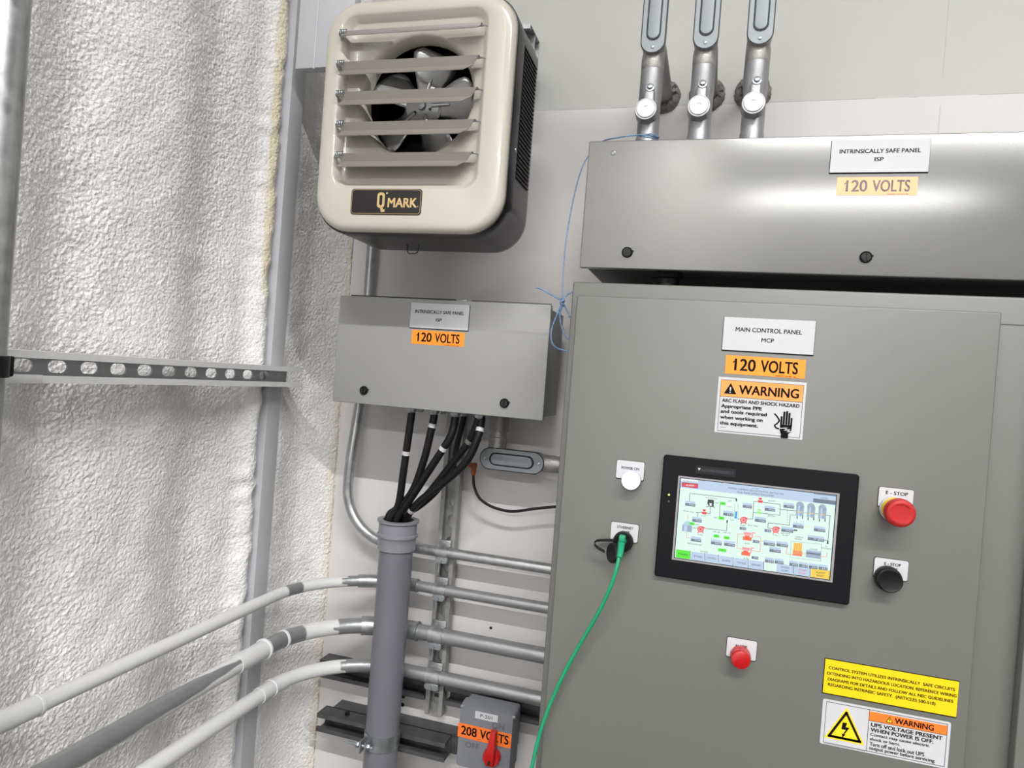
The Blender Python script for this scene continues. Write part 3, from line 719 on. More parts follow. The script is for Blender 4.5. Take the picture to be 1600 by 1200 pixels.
obj('plug', MB().lathe((bx, YC - .0368, bz), (0, -1, 0), [(.0158, 0), (.0158, .0018), (.0150, .0024), (.0045, .0024), (.0040, .0004)], 28), BRIGHT, t, 'bright round recessed plug')
obj('drain_plug', MB().lathe((cx0 + .001, YC - .0205, bz + .042), (0, -1, .25), [(.0085, 0), (.0078, .0045), (.005, .0048), (.0044, .009), (.002, .0095)], 18), ZINC, t)
s0 = t
yf = YC - .028
t = thing('conduit_fitting', 'upright oval conduit fitting with zinc cover, leftmost of three at top edge', 'conduit fitting', (cx0, YC, zjoin), 'conduit fittings above the long grey box')
zb = at(1020, 83, yf).z
conduit_body(t, (cx0, yf, zb + .0725), .145, .0430, .046, False)
obj('hub', MB().lathe((cx0, YC, zjoin), (0, 0, 1), [(.0198, 0), (.0208, .003), (.0208, .022), (.0190, .034), (.0150, .045)], 28), IRONR, t)
obj('rear_spout', MB().lathe((cx0, YC, zb + .028), (0, 1, 0), [(.0195, 0), (.0205, .03), (.0205, WY - YC + .01)], 24), IRONR, t)
c0 = t
for k, (dx, w1, w2) in enumerate(((.0905, 'middle', 'middle'), (.0905 * 2 - .001, 'rightmost', 'rightmost'))):
    copy_thing(s0, (dx, 0, .002 * (k + 1)), 'grey iron seal fitting with round plug, %s of three on long grey box' % w1)
    copy_thing(c0, (dx, 0, .002 * (k + 1)), 'upright oval conduit fitting with zinc cover, %s of three at top edge' % w1)
def blob(c, R, r, seed, name, lab):
    rs = random.Random(seed); m = MB(); n, k = 56, 12; loops = []
    for i in range(k):
        b = 2 * PI * i / k
        loops.append([(c.x + (R + r * math.cos(b)) * math.cos(2 * PI * j / n) * (1 + .05 * rs.uniform(-1, 1)), WY - .001 - max(0, .016 * (math.sin(b))) * (1 + .3 * rs.uniform(-1, 1)), c.z + (R + r * math.cos(b)) * math.sin(2 * PI * j / n) * (1 + .05 * rs.uniform(-1, 1))) for j in range(n)])
    m.loft(loops, ring=True)
    obj(name, m, ROUGHF, label=lab, cat='foam', group='foam rings where fittings enter the wall', smooth=60)
for k in range(3):
    blob(Vector((cx0 + .0905 * k, WY, zb + .028)), .026, .010, 5 + k, 'foam_ring', 'rough dark foam ring on wall behind the %s upright conduit fitting' % ('leftmost', 'middle', 'rightmost')[k])

# --- main control panel
Y3 = 1.11; YB = 1.131
mx0 = at(886, 560, YB).x; mz1 = 1.55 + .1695
MCP = thing('control_cabinet', 'large grey main control cabinet with lit touchscreen on its door', 'control cabinet', (.38, 1.28, 0))
m = MB(); m.box(mx0, 1.05, YB, 1.44, .0, mz1, .003, 3)
m.box(mx0 + .004, 1.046, 1.44, WY, 1.2, 1.24).box(mx0 + .004, 1.046, 1.44, WY, .3, .34)
obj('body', m, GREY, MCP)
dx0, dx1, dz1 = at(886, 640, Y3).x + .002, .3775, 1.55 + .1445
obj('door', MB().box(dx0, dx1, Y3, YB - .0005, .05, dz1, .0022, 3), GREY, MCP)
sx0 = at(1598, 900, Y3).x
obj('door', MB().box(.436, 1.04, Y3, YB - .0005, .05, 1.55 + .1445, .0022, 3), GREY, MCP)
zs = at(1585, 507.5, YB).z
obj('lid_seam', MB().box(dx1 + .003, 1.05, YB - .0006, YB + .001, zs - .0006, zs + .0006), GREY_D, MCP)
plate('nameplate', 1200, 524.5, Y3, MCP, [('MAIN CONTROL PANEL', 0, .0072, .095, .0066), ('MCP', 0, -.0075, .018, .0062)], 0, 'white engraved nameplate', w=.1305, h=.0505)
volt(1195, 573, Y3, MCP, 'orange voltage sticker')
# arc flash warning
a, b = at(1123.5, 588.5, Y3), at(1252.7, 687.7, Y3)
def rect_px(tl, tr, br, bl, y):
    q = [at(u, v, y) for u, v in (tl, tr, br, bl)]
    return (q[0].x + q[3].x) / 2, (q[1].x + q[2].x) / 2, (q[3].z + q[2].z) / 2, (q[0].z + q[1].z) / 2
lx0, lx1, lz0, lz1 = rect_px((1123.5, 588.5), (1261.3, 597.9), (1252.7, 687.7), (1115.6, 674.7), Y3)
p = obj('warning_label', MB().box(lx0, lx1, Y3 - .0005, Y3, lz0, lz1), PLATE, MCP, 'white and orange arc flash warning sticker', smooth=0)
w, h = lx1 - lx0, lz1 - lz0
fx = lambda f: lx0 + f * w
fz = lambda f: lz1 - f * h
yy = Y3 - .0006
obj('orange_band', MB().quad(fx(.035), fx(.97), fz(.345), fz(.05), yy - .0002), ORANGES, p, smooth=0)
m = MB(); y2 = Y3 - .0011
m.line([(fx(.035), fz(.05)), (fx(.97), fz(.05)), (fx(.97), fz(.965)), (fx(.035), fz(.965)), (fx(.035), fz(.05))], .0004, y2); m.line([(fx(.035), fz(.345)), (fx(.97), fz(.345))], .0004, y2)
m.prism([(fx(.075), fz(.295)), (fx(.22), fz(.295)), (fx(.1475), fz(.10))], y2, y2 + .0003)
m.text('WARNING', fx(.585), fz(.205), w * .68, h * .165, y2, .025)
m.text('ARC FLASH AND SHOCK HAZARD', fx(.50), fz(.415), w * .88, h * .062, y2, .022)
for s, x1_, q, wd in (('Appropriate PPE', .055, .515, .47), ('and tools required', .055, .61, .53), ('when working on', .055, .715, .49), ('this equipment.', .055, .82, .44)):
    hh = h * (.082 if s[0] in 'Aat' else .082); m.text(s, fx(x1_ + wd / 2), fz(q + .01), w * wd, hh, y2, .03)
m.text('E0017-31X', fx(.10), fz(.90), w * .07, h * .012, y2)
# shocked hand: palm, five fingers and a wavy cord
hx, hz = fx(.80), fz(.72)
u = w / 112
for dx, z_, hgt, ww in ((-5.3, 2, 12, 2.3), (-2.2, 3, 17.5, 2.5), (1.1, 3, 18.5, 2.5), (4.3, 3, 16.5, 2.4), (7.3, 1, 12, 2.2)):
    m.rprism(hx + (dx - ww / 2) * u, hx + (dx + ww / 2) * u, hz + (z_ - 6) * u, hz + (z_ + hgt - 6) * u, y2, y2 + .0003, ww / 2 * u * .95, n=3)
m.prism([(hx - 6.4 * u, hz - 3 * u), (hx + 8.4 * u, hz - 3 * u), (hx + 8.0 * u, hz - 12 * u), (hx + 4.5 * u, hz - 15 * u), (hx + 4.5 * u, hz - 21 * u), (hx - 4.5 * u, hz - 21 * u), (hx - 4.5 * u, hz - 16 * u), (hx - 6.4 * u, hz - 11 * u)], y2, y2 + .0003)
m.line([(p_.x, p_.y) for p_ in spline([(hx - 14 * u, hz + 10 * u, 0), (hx - 11 * u, hz + 7 * u, 0), (hx - 8 * u, hz + 2 * u, 0), (hx - 10 * u, hz - 2 * u, 0), (hx - 13 * u, hz - 5 * u, 0), (hx - 11 * u, hz - 8 * u, 0), (hx - 8 * u, hz - 9 * u, 0)], 5)], 1.7 * u, y2)
obj('lettering', m, INK, p)
m = MB(); m.line([(hx - 6.6 * u, hz - 8.5 * u), (hx + 2.5 * u, hz - 7 * u), (hx - .5 * u, hz - 10.5 * u), (hx + 6 * u, hz - 9 * u), (hx + 3 * u, hz - 12.5 * u), (hx + 8.5 * u, hz - 11 * u)], 1.2 * u, y2 - .0005)
m.text('!', fx(.1475), fz(.225), w * .018, h * .11, y2 - .0004, .03)
obj('white_marks', m, PLATE, p)

# yellow notice
lx0, lx1, lz0, lz1 = rect_px((1289.8, 1028.7), (1498, 1064.6), (1493.2, 1119.2), (1285, 1080.9), Y3)
p = obj('notice_plate', MB().box(lx0 - .0006, lx1 + .0006, Y3 - .0012, Y3, lz0 - .0016, lz1 + .0008), INK, MCP, 'yellow engraved notice plate', smooth=0)
obj('yellow_face', MB().box(lx0, lx1, Y3 - .0022, Y3 - .0012, lz0, lz1), YELLOW, p, smooth=0)
w, h = lx1 - lx0, lz1 - lz0; m = MB(); y2 = Y3 - .0024
for s, a_, b_, q in (('CONTROL SYSTEM UTILIZES INTRINSICALLY  SAFE CIRCUITS', .03, .975, .235), ('EXTENDING INTO HAZARDOUS LOCATION. REFERENCE WIRING', .02, .99, .405), ('DIAGRAMS FOR DETAILS AND FOLLOW ALL NEC GUIDELINES', .03, .97, .575), ('REGARDING INTRINSIC SAFETY.  (ARTICLES 500-510)', .035, .845, .745)):
    hh = h * .088 * (1.35 if '(' in s or ',' in s else 1.0)
    m.text(s, fx((a_ + b_) / 2), fz(q), w * (b_ - a_), hh, y2, .028)
obj('lettering', m, INK, p)

# UPS warning
lx0, lx1, lz0, lz1 = rect_px((1286, 1092), (1487, 1128), (1479.5, 1200.5), (1280.5, 1162), Y3)
w, h = lx1 - lx0, lz1 - lz0
p = obj('warning_label', MB().rprism(lx0, lx1, lz0, lz1, Y3 - .0005, Y3, .003), PLATE, MCP, 'white and orange backup power warning sticker with yellow triangle', smooth=0)
y2 = Y3 - .0009
obj('orange_band', MB().quad(fx(.375), fx(.975), fz(.285), fz(.085), y2 + .0002), ORANGED, p, smooth=0)
m = MB()
tx, tz = fx(.195), fz(.60)
def tri(k): return [(tx - .127 * w * k, tz - .195 * h * k), (tx + .127 * w * k, tz - .195 * h * k), (tx, tz + .39 * h * k)]
m.prism(tri(1.28), y2 + .0003, y2 + .0005)
m.prism([(fx(.535) - .026 * w, fz(.245)), (fx(.535) + .026 * w, fz(.245)), (fx(.535), fz(.115))], y2 - .0002, y2)
obj('yellow_triangle', m, mat('yellow_vinyl', (.97, .80, .12), .4, var=.02), p, smooth=0)
m = MB()
m.line(tri(.98) + [tri(.98)[0], tri(.98)[1]], .0034, y2)
bx_, bz_ = tx, tz + .02 * h
m.prism([(bx_ - .004, bz_ + .009), (bx_ + .002, bz_ + .0095), (bx_ + .0005, bz_ + .003), (bx_ + .0055, bz_ + .003), (bx_ - .0005, bz_ - .008), (bx_ + .0015, bz_ - .0075), (bx_ - .003, bz_ - .013), (bx_ - .004, bz_ - .007), (bx_ - .0022, bz_ - .0078), (bx_ + .001, bz_ - .001), (bx_ - .005, bz_ - .001)], y2, y2 + .0003)
m.line([(fx(.03), fz(.05)), (fx(.975), fz(.05)), (fx(.975), fz(.955)), (fx(.03), fz(.955)), (fx(.03), fz(.05))], .0005, y2)
m.line([(fx(.375), fz(.05)), (fx(.375), fz(.955))], .0005, y2); m.line([(fx(.375), fz(.285)), (fx(.975), fz(.285))], .0005, y2)
tr2 = [(fx(.535) - .024 * w, fz(.245)), (fx(.535) + .024 * w, fz(.245)), (fx(.535), fz(.125)), (fx(.535) - .024 * w, fz(.245))]
m.line(tr2, .0007, y2 - .0004); m.text('!', fx(.535), fz(.205), .0012, .0062, y2 - .0004, .03)
m.text('WARNING', fx(.725), fz(.185), w * .30, h * .125, y2, .03)
for s, b_, q, hh, bo in (('UPS VOLTAGE PRESENT', .945, .365, .085, .032), ('WHEN POWER IS OFF.', .88, .475, .085, .032), ('Contact may cause electric', .85, .585, .085, .022), ('shock or burn.', .63, .675, .065, .022), ('Turn off and lock out UPS', .82, .785, .085, .022), ('output power before servicing.', .905, .885, .098, .022)):
    m.text(s, fx((.395 + b_) / 2), fz(q), w * (b_ - .395), h * hh, y2, bo)
m.text('SAFETY LABEL 30 CLARION SAFETY SYSTEMS', fx(.20), fz(.975), w * .33, h * .014, y2)
obj('lettering', m, INK, p)

# operator devices on the door
def small_plate(name, tl, tr, br, bl, lines, lab):
    a0, a1, b0, b1 = rect_px(tl, tr, br, bl, Y3)
    return plate(name, 0, 0, Y3, MCP, lines, 0, lab) if False else small(name, a0, a1, b0, b1, lines, lab)
def small(name, a0, a1, b0, b1, lines, lab):
    p = obj(name, MB().rprism(a0 - .0005, a1 + .0005, b0 - .0012, b1 + .0004, Y3 - .0012, Y3, .0025), INK, MCP, lab)
    obj('white_face', MB().rprism(a0, a1, b0, b1, Y3 - .0022, Y3 - .0012, .0025), PLATE, p)
    m = MB(); ww, hh = a1 - a0, b1 - b0
    for s, fx_, fz_, fw, fh in lines: m.text(s, a0 + fx_ * ww, b1 - fz_ * hh, fw * ww, fh * hh, Y3 - .0024, .02)
    obj('lettering', m, INK, p); return p
small('legend_plate', *rect_px((964, 718.5), (1007, 722), (1006, 750), (963, 747), Y3), [('POWER ON', .5, .40, .64, .15)], 'white legend plate above the white lamp')
small('legend_plate', *rect_px((955.5, 814.5), (998.5, 820), (996, 847.5), (954, 842.5), Y3), [('ETHERNET', .52, .24, .58, .15), ('PORT', .55, .50, .30, .15)], 'white legend plate above the network port')
small('legend_plate', *rect_px((1373, 760.5), (1427, 765.5), (1425.5, 796), (1371.5, 791), Y3), [('E - STOP', .52, .25, .64, .18)], 'white legend plate above the red mushroom button')
small('legend_plate', *rect_px((1366.5, 870), (1419.5, 877), (1416.5, 907.5), (1364, 901), Y3), [('E - STOP', .54, .25, .50, .15), ('RESET', .52, .50, .38, .15)], 'white legend plate above the black button')
small('legend_plate', *rect_px((1136.5, 994.5), (1183, 1002), (1180.5, 1032), (1134.5, 1024.5), Y3), [('ALARM', .48, .36, .40, .15)], 'white legend plate above the red lamp')
def device(name, u, v, yf_, r, m1, lab, body=BLACK, dome=.0):
    c = at(u, v, yf_); d = Y3 - yf_
    o = obj(name, MB().lathe((c.x, Y3 - .0022, c.z), (0, -1, 0), [(r * 1.02, 0), (r * 1.02, d * .45), (r * .96, d * .55)], 32), body, MCP, lab)
    obj('lens' if dome else 'cap', MB().lathe((c.x, Y3 - .0022 - d * .5, c.z), (0, -1, 0), [(r * .97, 0), (r * .97, d * .25), (r * .88, d * .42), (r * .55, d * .50), (r * .1, d * .52)] if dome else [(r * .93, 0), (r * .93, d * .38), (r * .84, d * .46), (r * .72, d * .42), (r * .1, d * .40)], 32), m1, o)
    return c
device('pilot_lamp', 985, 751.5, 1.088, .0145, LAMPW, 'lit white pilot lamp', body=mat('white_translucent_plastic', (.75, .76, .82), .35), dome=1)
device('alarm_lamp', 1157.5, 1031.5, 1.088, .0148, REDL, 'red alarm lamp', body=REDL, dome=1)
device('push_button', 1391.5, 908.5, 1.088, .0175, BLACK, 'black reset push button')
c = at(1408.5, 803, 1.064)
o = obj('emergency_stop', MB().lathe((c.x, Y3 - .0022, c.z), (0, -1, 0), [(.0188, 0), (.0188, .006), (.0178, .0075)], 32), PLATE, MCP, 'red mushroom emergency stop button')
obj('yellow_collar', MB().lathe((c.x, Y3 - .0095, c.z), (0, -1, 0), [(.0176, 0), (.0165, .010), (.012, .020)], 32), YELLOW, o)
obj('mushroom_head', MB().lathe((c.x, 1.086, c.z), (0, -1, 0), [(.012, 0), (.0192, .005), (.0200, .009), (.0198, .0155), (.0180, .0205), (.0150, .0226), (.012, .0222), (.009, .0220), (.0, .0220)], 40), RED, o)
m = MB()
for s in (0, PI):
    pts = [(c.x + .0135 * math.cos(s + .75 + a), 1.086 - .0228, c.z + .0135 * math.sin(s + .75 + a)) for a in [1.3 * k / 8 for k in range(9)]]
    m.tube(pts, .0007, 6)
obj('twist_arrow', m, RED, o)
# network port with cap
c = at(973, 847, 1.098)
o = obj('network_port', MB().lathe((c.x, Y3 - .0022, c.z), (0, -1, 0), [(.0158, 0), (.0158, .009), (.0145, .0105), (.0125, .0105), (.0120, .006), (.0, .006)], 32), BLACK, MCP, 'black round network port with hinged cap')
k_ = at(955, 864, 1.082)
obj('port_cap', MB().lathe((k_.x + .003, 1.083, k_.z), (-.80, -.62, 0.05), [(.0145, -.006), (.0155, -.005), (.0155, .003), (.0145, .004), (.0, .004)], 28), BLACK, o)
sp = spline([tuple(at(u, v, y)) for u, v, y in ((960, 844, 1.101), (945, 844, 1.098), (932, 845, 1.094), (929, 850, 1.09), (936, 857, 1.086), (945, 862, 1.084))], 6)
m = MB()
loops = []
for p_ in sp: loops.append([(p_.x, p_.y - .003, p_.z - .0017), (p_.x, p_.y + .003, p_.z - .0017), (p_.x, p_.y + .003, p_.z + .0017), (p_.x, p_.y - .003, p_.z + .0017)])
m.loft(loops, True, True); obj('cap_strap', m, BLACK, o)
# green network cable
t = thing('network_cable', 'green network cable plugged into cabinet door and hanging down', 'cable', tuple(at(905, 1010, 1.08)))
g1, g2 = at(972, 846, 1.088), at(969, 862, 1.068)
m = MB(); m.tube([(c.x - .001, Y3 - .008, c.z + .001), (c.x - .001, 1.088, c.z), (g2.x, 1.072, g2.z), tuple(at(967.5, 872, 1.064))], .006, 14, rfn=lambda s: .0066 - .0022 * s)
m.box(g1.x - .005, g1.x + .005, 1.082, 1.094, g1.z + .0, g1.z + .010, .002)
obj('boot', m, GREEN, t)
gp_ = [(968, 866, 1.067), (963, 890, 1.060), (954, 917, 1.060), (942, 944, 1.064), (929, 968, 1.069), (906, 1007, 1.078), (884, 1047, 1.085), (866, 1085, 1.089), (852, 1120, 1.090), (842, 1152, 1.090), (834, 1185, 1.09), (824, 1240, 1.09), (815, 1300, 1.09)]
obj('jacket', MB().tube(spline([tuple(at(*q)) for q in gp_] + [(-.305, 1.09, .60), (-.31, 1.08, .25), (-.30, 1.03, .04), (-.24, .95, .0045), (-.12, .88, .0045)], 8), .0031, 12), GREEN, t, smooth=60)

# ------------------------------------------------------------------ touchscreen
YH = 1.100
hx0, hx1, hz0, hz1 = rect_px((1037, 711), (1343, 741.8), (1327.4, 945.8), (1022.5, 900.4), YH)
hmi = obj('touchscreen', MB().rprism(hx0, hx1, hz0, hz1, YH - .0005, Y3, .004, .0022), HMIB, MCP, 'wide black framed touchscreen showing a lit process diagram')
yb = YH - .0005
sx0, sx1, sz0, sz1 = rect_px((1059.6, 743.6), (1311.6, 770.3), (1300.9, 909.4), (1050, 874.5), YH)
obj('silver_frame', MB().box(sx0, sx1, yb - .0004, yb + .0004, sz0, sz1), mat('silver_grey_overlay', (.56, .55, .56), .4), hmi, smooth=0)
qx0, qx1, qz0, qz1 = rect_px((1063.5, 748), (1306, 773), (1296, 905.5), (1054.8, 870.5), YH)
obj('dark_gap', MB().box(qx0 - .0012, qx1 + .0012, yb - .0006, yb - .0003, qz0 - .0010, qz1 + .0010), INK, hmi, smooth=0)
EK = .95
SCREEN = emis('screen_glow', (.885, .985, .945), EK)
obj('lit_screen', MB().box(qx0, qx1, yb - .0009, yb - .0006, qz0, qz1), SCREEN, hmi, smooth=0)
# coordinates measured on the lit screen: s, t in crop units (1600 x 1200 over 280 x 210 px from 1040, 730)
def scr(cx, cy): p = at(1040 + cx * .175, 730 + cy * .175, YH); return p.x, p.z
PXM = (qx1 - qx0) / (1380.0)                 # metres per crop unit
E_ = {}
def layer(k):
    if k not in E_: E_[k] = MB()
    return E_[k]
yl = [yb - .0012]
def R(cx, cy, w_, h_, k, lv=0):
    x, z = scr(cx, cy); layer(k).prism([(x - w_ * PXM / 2, z - h_ * PXM / 2), (x + w_ * PXM / 2, z - h_ * PXM / 2), (x + w_ * PXM / 2, z + h_ * PXM / 2), (x - w_ * PXM / 2, z + h_ * PXM / 2)], yl[0] - .0002 * lv, yl[0] - .0002 * lv + .00018)
def Lc(pts, k, w_=6, lv=1): layer(k).line([scr(*p) for p in pts], w_ * PXM, yl[0] - .0002 * lv)
def Tx(s, cx, cy, w_, h_, k='ink', lv=3):
    x, z = scr(cx, cy); layer(k).text(s, x, z, w_ * PXM, h_ * PXM, yl[0] - .0002 * lv, 0)
def poly(pts, k, lv=1): layer(k).prism([scr(*p) for p in pts], yl[0] - .0002 * lv, yl[0] - .0002 * lv + .00018)
def disc(cx, cy, r, k, lv=1):
    x, z = scr(cx, cy); layer(k).prism([(x + r * PXM * math.cos(a), z + r * PXM * math.sin(a)) for a in [2 * PI * q / 16 for q in range(16)]], yl[0] - .0002 * lv, yl[0] - .0002 * lv + .00018)
# header
Wd, Hd = qx1 - qx0, qz1 - qz0
layer('pale').box(qx0, qx1, yl[0], yl[0] + .0002, qz1 - .115 * Hd, qz1)
Tx('(STATE)', 800, 192, 60, 13); Tx('FORMER CHEVRON SERVICE STATION, SEATTLE, WA', 805, 212, 490, 18); Tx('DUAL PHASE EXTRACTION SYSTEM', 800, 237, 325, 17)
layer('white').box(qx0, qx0 + .115 * Wd, yl[0] - .0002, yl[0], qz1 - .035 * Hd, qz1); Tx('SYSTEM STATUS', 218, 127, 130, 13)
R(218, 160, 150, 44, 'darkred', 1); R(218, 160, 132, 30, 'red', 2); Tx('ALARM', 218, 160, 75, 18, 'white')
R(1418, 280, 190, 88, 'slate', 1); R(1418, 268, 190, 40, 'pale', 2); Tx('LOGIN', 1415, 275, 60, 16)
# bottom keys
for cx, cy, w_, k, s, ink in ((155, 775, 132, 'green', 'MAIN', 'ink'), (288, 795, 126, 'pale', 'SETTINGS', 'ink'), (411, 810, 126, 'pale', 'CONTROLS', 'ink'), (541, 832, 126, 'pale', 'ALARMS', 'ink'), (674, 852, 128, 'pale', 'TOTALS', 'ink'), (810, 872, 134, 'pale', 'REPORT', 'ink'), (1066, 905, 146, 'pale', 'SYSTEM', 'ink'), (1217, 928, 146, 'pale', 'SYSTEM', 'red'), (1380, 950, 160, 'yellow', 'ALARM', 'ink')):
    R(cx, cy, w_, 78, k, 1)
    if cx > 1000: Tx(s, cx, cy - 12, w_ * .48, 16, ink); Tx('START' if cx < 1100 else 'RESET' if cx > 1300 else 'STOP', cx, cy + 16, w_ * .40, 16, ink)
    else: Tx(s, cx, cy, w_ * .62, 17, ink)
    Lc([(cx + w_ / 2 - 1, cy - 32), (cx + w_ / 2 - 1, cy + 40)], 'dark', 4, 2)
# value boxes: (cx, cy, w)
for cx, cy, w_, s in ((220, 328, 94, '0.0 gpm'), (280, 470, 88, '0.0 gpm'), (272, 645, 96, '0.0 in/Hg'), (560, 415, 92, '0.0 in'), (730, 345, 84, '0.0 psi'), (845, 470, 98, '0.0 gpm'), (930, 372, 92, '0.0 psi'), (1098, 345, 92, '0.0 psi'), (453, 672, 98, '0.0 F'), (570, 685, 98, '0.0 Hg'), (1085, 560, 104, '0.0 gpm'), (1182, 523, 92, '0.0 psi'), (1373, 555, 96, '0.0 pH'), (1340, 638, 140, '0 gal'), (925, 680, 100, '0.0 scfm'), (1040, 690, 100, '0.0 F'), (977, 740, 100, '0.0 ppm'), (925, 832, 78, '0.0 F'), (1012, 842, 78, '0.0 F'), (1143, 862, 76, '0.0 F'), (1228, 874, 76, '0.0 F'), (1316, 886, 76, '0.0 F'), (1404, 896, 76, '0.0 F')):
    R(cx, cy - 17, w_, 20, 'pale', 1); R(cx, cy + 6, w_, 26, 'slate', 2); Tx(s, cx + w_ * .15, cy + 6, w_ * .55, 15, 'white')
for cx, cy, w_ in ((690, 545, 58), (912, 565, 58), (808, 662, 58), (797, 806, 58)): R(cx, cy, w_, 26, 'slate', 2); Tx('0 %', cx + 8, cy, 30, 15, 'white')
# green status flags
for cx, cy, w_ in ((510, 322, 52), (498, 453, 52), (233, 502, 52), (453, 612, 52), (545, 628, 52), (505, 738, 76)): R(cx, cy, w_, 28, 'green', 2); Tx('OK', cx, cy, 22, 12)
# lines
for pts in ([(213, 300), (217, 232), (632, 278), (632, 292)], [(272, 402), (318, 403)], [(368, 412), (398, 412), (402, 345)], [(290, 405), (288, 440)], [(245, 540), (285, 542)], [(355, 545), (545, 565), (550, 480)], [(640, 460), (672, 462)], [(740, 460), (778, 460), (788, 305), (822, 306)], [(870, 312), (915, 318), (1022, 330), (1020, 428), (860, 410)], [(1020, 376), (1165, 388)], [(782, 402), (815, 405)], [(1165, 428), (1112, 424), (1105, 515), (915, 495), (912, 540), (955, 545)], [(1435, 425), (1468, 432), (1446, 675)], [(1410, 650), (1440, 650)], [(1240, 405), (1262, 408)], [(1335, 412), (1360, 415)], [(1165, 560), (1135, 558)], [(485, 335), (483, 440)], [(1120, 660), (1390, 685), (1385, 835), (1112, 805), (1120, 660)]): Lc(pts, 'dark' if pts[0] != (1120, 660) else 'slate', 4 if pts[0] != (1120, 660) else 2)
for pts in ([(200, 415), (198, 465)], [(187, 580), (186, 628), (225, 632)], [(700, 598), (645, 592), (638, 720), (690, 728)], [(790, 612), (850, 622), (842, 752), (770, 742)], [(850, 655), (880, 658)], [(1085, 700), (1075, 770), (1135, 778)], [(1210, 770), (1255, 772)], [(1385, 795), (1435, 798), (1440, 760)]): Lc(pts, 'orange', 4)
for q in range(7): R(1085, 370 + q * 20, 4, 8, 'dark', 1)
for q in range(6): R(1240 + q * 14, 524 + q * 1.5, 7, 4, 'yellow', 1)
# symbols
poly([(378, 285), (432, 292), (428, 352), (388, 350), (372, 322)], 'dark', 2); poly([(392, 318), (412, 320), (410, 345), (392, 342)], 'white', 3); Lc([(366, 352), (380, 350)], 'dark', 5); Lc([(428, 352), (438, 358)], 'dark', 5)
for cx, cy in ((695, 470), (313, 552), (982, 555)):
    disc(cx, cy, 30, 'red', 2); disc(cx, cy, 22, 'pink', 3); disc(cx, cy, 10, 'red', 4); poly([(cx + 10, cy - 28), (cx + 40, cy - 16), (cx + 38, cy - 6), (cx + 12, cy - 12)], 'red', 2); Lc([(cx - 22, cy + 32), (cx - 12, cy + 20)], 'red', 8); Lc([(cx + 22, cy + 32), (cx + 12, cy + 20)], 'red', 8)
for cx, cy, k in ((345, 398, 'red'), (845, 295, 'red'), (835, 395, 'lime')):
    poly([(cx - 24, cy + 12), (cx - 24, cy - 2), (cx + 24, cy + 14), (cx + 24, cy + 2)], k, 2); poly([(cx - 14, cy - 24), (cx + 14, cy - 22), (cx + 10, cy - 4), (cx - 10, cy - 6)], k, 2); R(cx, cy + 16, 36, 10, k, 2); R(cx, cy - 18, 30, 6, k, 2)
for cx, cy in ((728, 605), (715, 740)):
    R(cx + 3, cy - 14, 68, 26, 'pink', 2); R(cx, cy + 30, 78, 34, 'orangered', 3); R(cx, cy + 10, 42, 18, 'orangered', 3); Lc([(cx + 44, cy + 20), (cx + 50, cy - 22), (cx + 68, cy - 20)], 'pink', 10, 3)
for k, cx, cy in ((0, 1198, 385), (1, 1297, 398), (2, 1398, 410)):
    R(cx, cy, 66, 100, 'steel', 2); disc(cx, cy - 48, 33, 'steel', 2); R(cx - 10, cy, 14, 96, 'pale', 3); Lc([(cx - 20, cy + 12), (cx + 20, cy + 14)], 'yellow', 6, 4)
    for s in (-26, 24): Lc([(cx + s, cy + 52), (cx + s, cy + 70)], 'dark', 8, 2)
R(192, 545, 92, 62, 'steel', 2); poly([(148, 515), (240, 520), (205, 478), (180, 478)], 'pale', 2); R(178, 545, 30, 58, 'pale', 3)
R(628, 425, 20, 66, 'cyan', 3); Lc([(617, 320), (615, 455)], 'slate', 2); Lc([(648, 325), (645, 455)], 'slate', 2); R(572, 335, 44, 40, 'white', 2); Tx('CLEAN', 572, 350, 40, 9)
R(1178, 716, 76, 84, 'yellow', 2); R(1176, 762, 82, 40, 'orange', 3); R(1174, 782, 82, 12, 'orangered', 4)
for q in (-24, -6, 12, 28): R(1178 + q, 712, 6, 78, 'orange', 3)
R(1318, 775, 124, 70, 'steel', 2); R(1318, 770, 124, 14, 'slate', 3); R(1318, 745, 124, 12, 'pale', 3)
for pts in ([(630, 282), (632, 298)], [(550, 475), (548, 490)], [(1446, 660), (1445, 678)], [(1150, 560), (1168, 562)]): Lc(pts, 'dark', 12)
# captions
for s, cx, cy, w_, k in (('Air Compressor', 408, 275, 118, 'ink'), ('Water Line', 205, 392, 100, 'ink'), ('CARBON', 1190, 622, 66, 'ink'), ('VESSELS', 1182, 640, 62, 'ink'), ('COOLER', 1318, 730, 66, 'ink'), ('PROCESS AIR INLET', 262, 685, 136, 'ink'), ('EFFLUENT', 1070, 590, 80, 'ink'), ('PUMP', 1068, 608, 50, 'ink'), ('BULK TANK', 780, 520, 88, 'ink'), ('To', 1432, 705, 18, 'ink'), ('DISCHARGE', 1432, 722, 84, 'ink'), ('HIGH', 458, 318, 30, 'ink'), ('LOW', 446, 448, 30, 'ink'), ('P-101', 310, 602, 40, 'ink'), ('P-201', 690, 518, 42, 'ink'), ('P-301', 980, 605, 42, 'ink'), ('B-101', 728, 680, 42, 'ink'), ('B-102', 718, 812, 42, 'ink'), ('V-101', 338, 432, 40, 'ink'), ('AIR LEL', 455, 575, 70, 'ink'), ('AIR LEL', 548, 582, 70, 'ink'), ('OFF', 570, 300, 30, 'ink'), ('LOAD', 280, 510, 38, 'ink'), ('BAG FILTER A', 950, 300, 66, 'ink'), ('BAG FILTER B', 945, 435, 66, 'ink'), ('DISCHARGE', 345, 752, 70, 'ink'), ('GAL', 598, 470, 28, 'ink')):
    Tx(s, cx, cy, w_, 13, k)
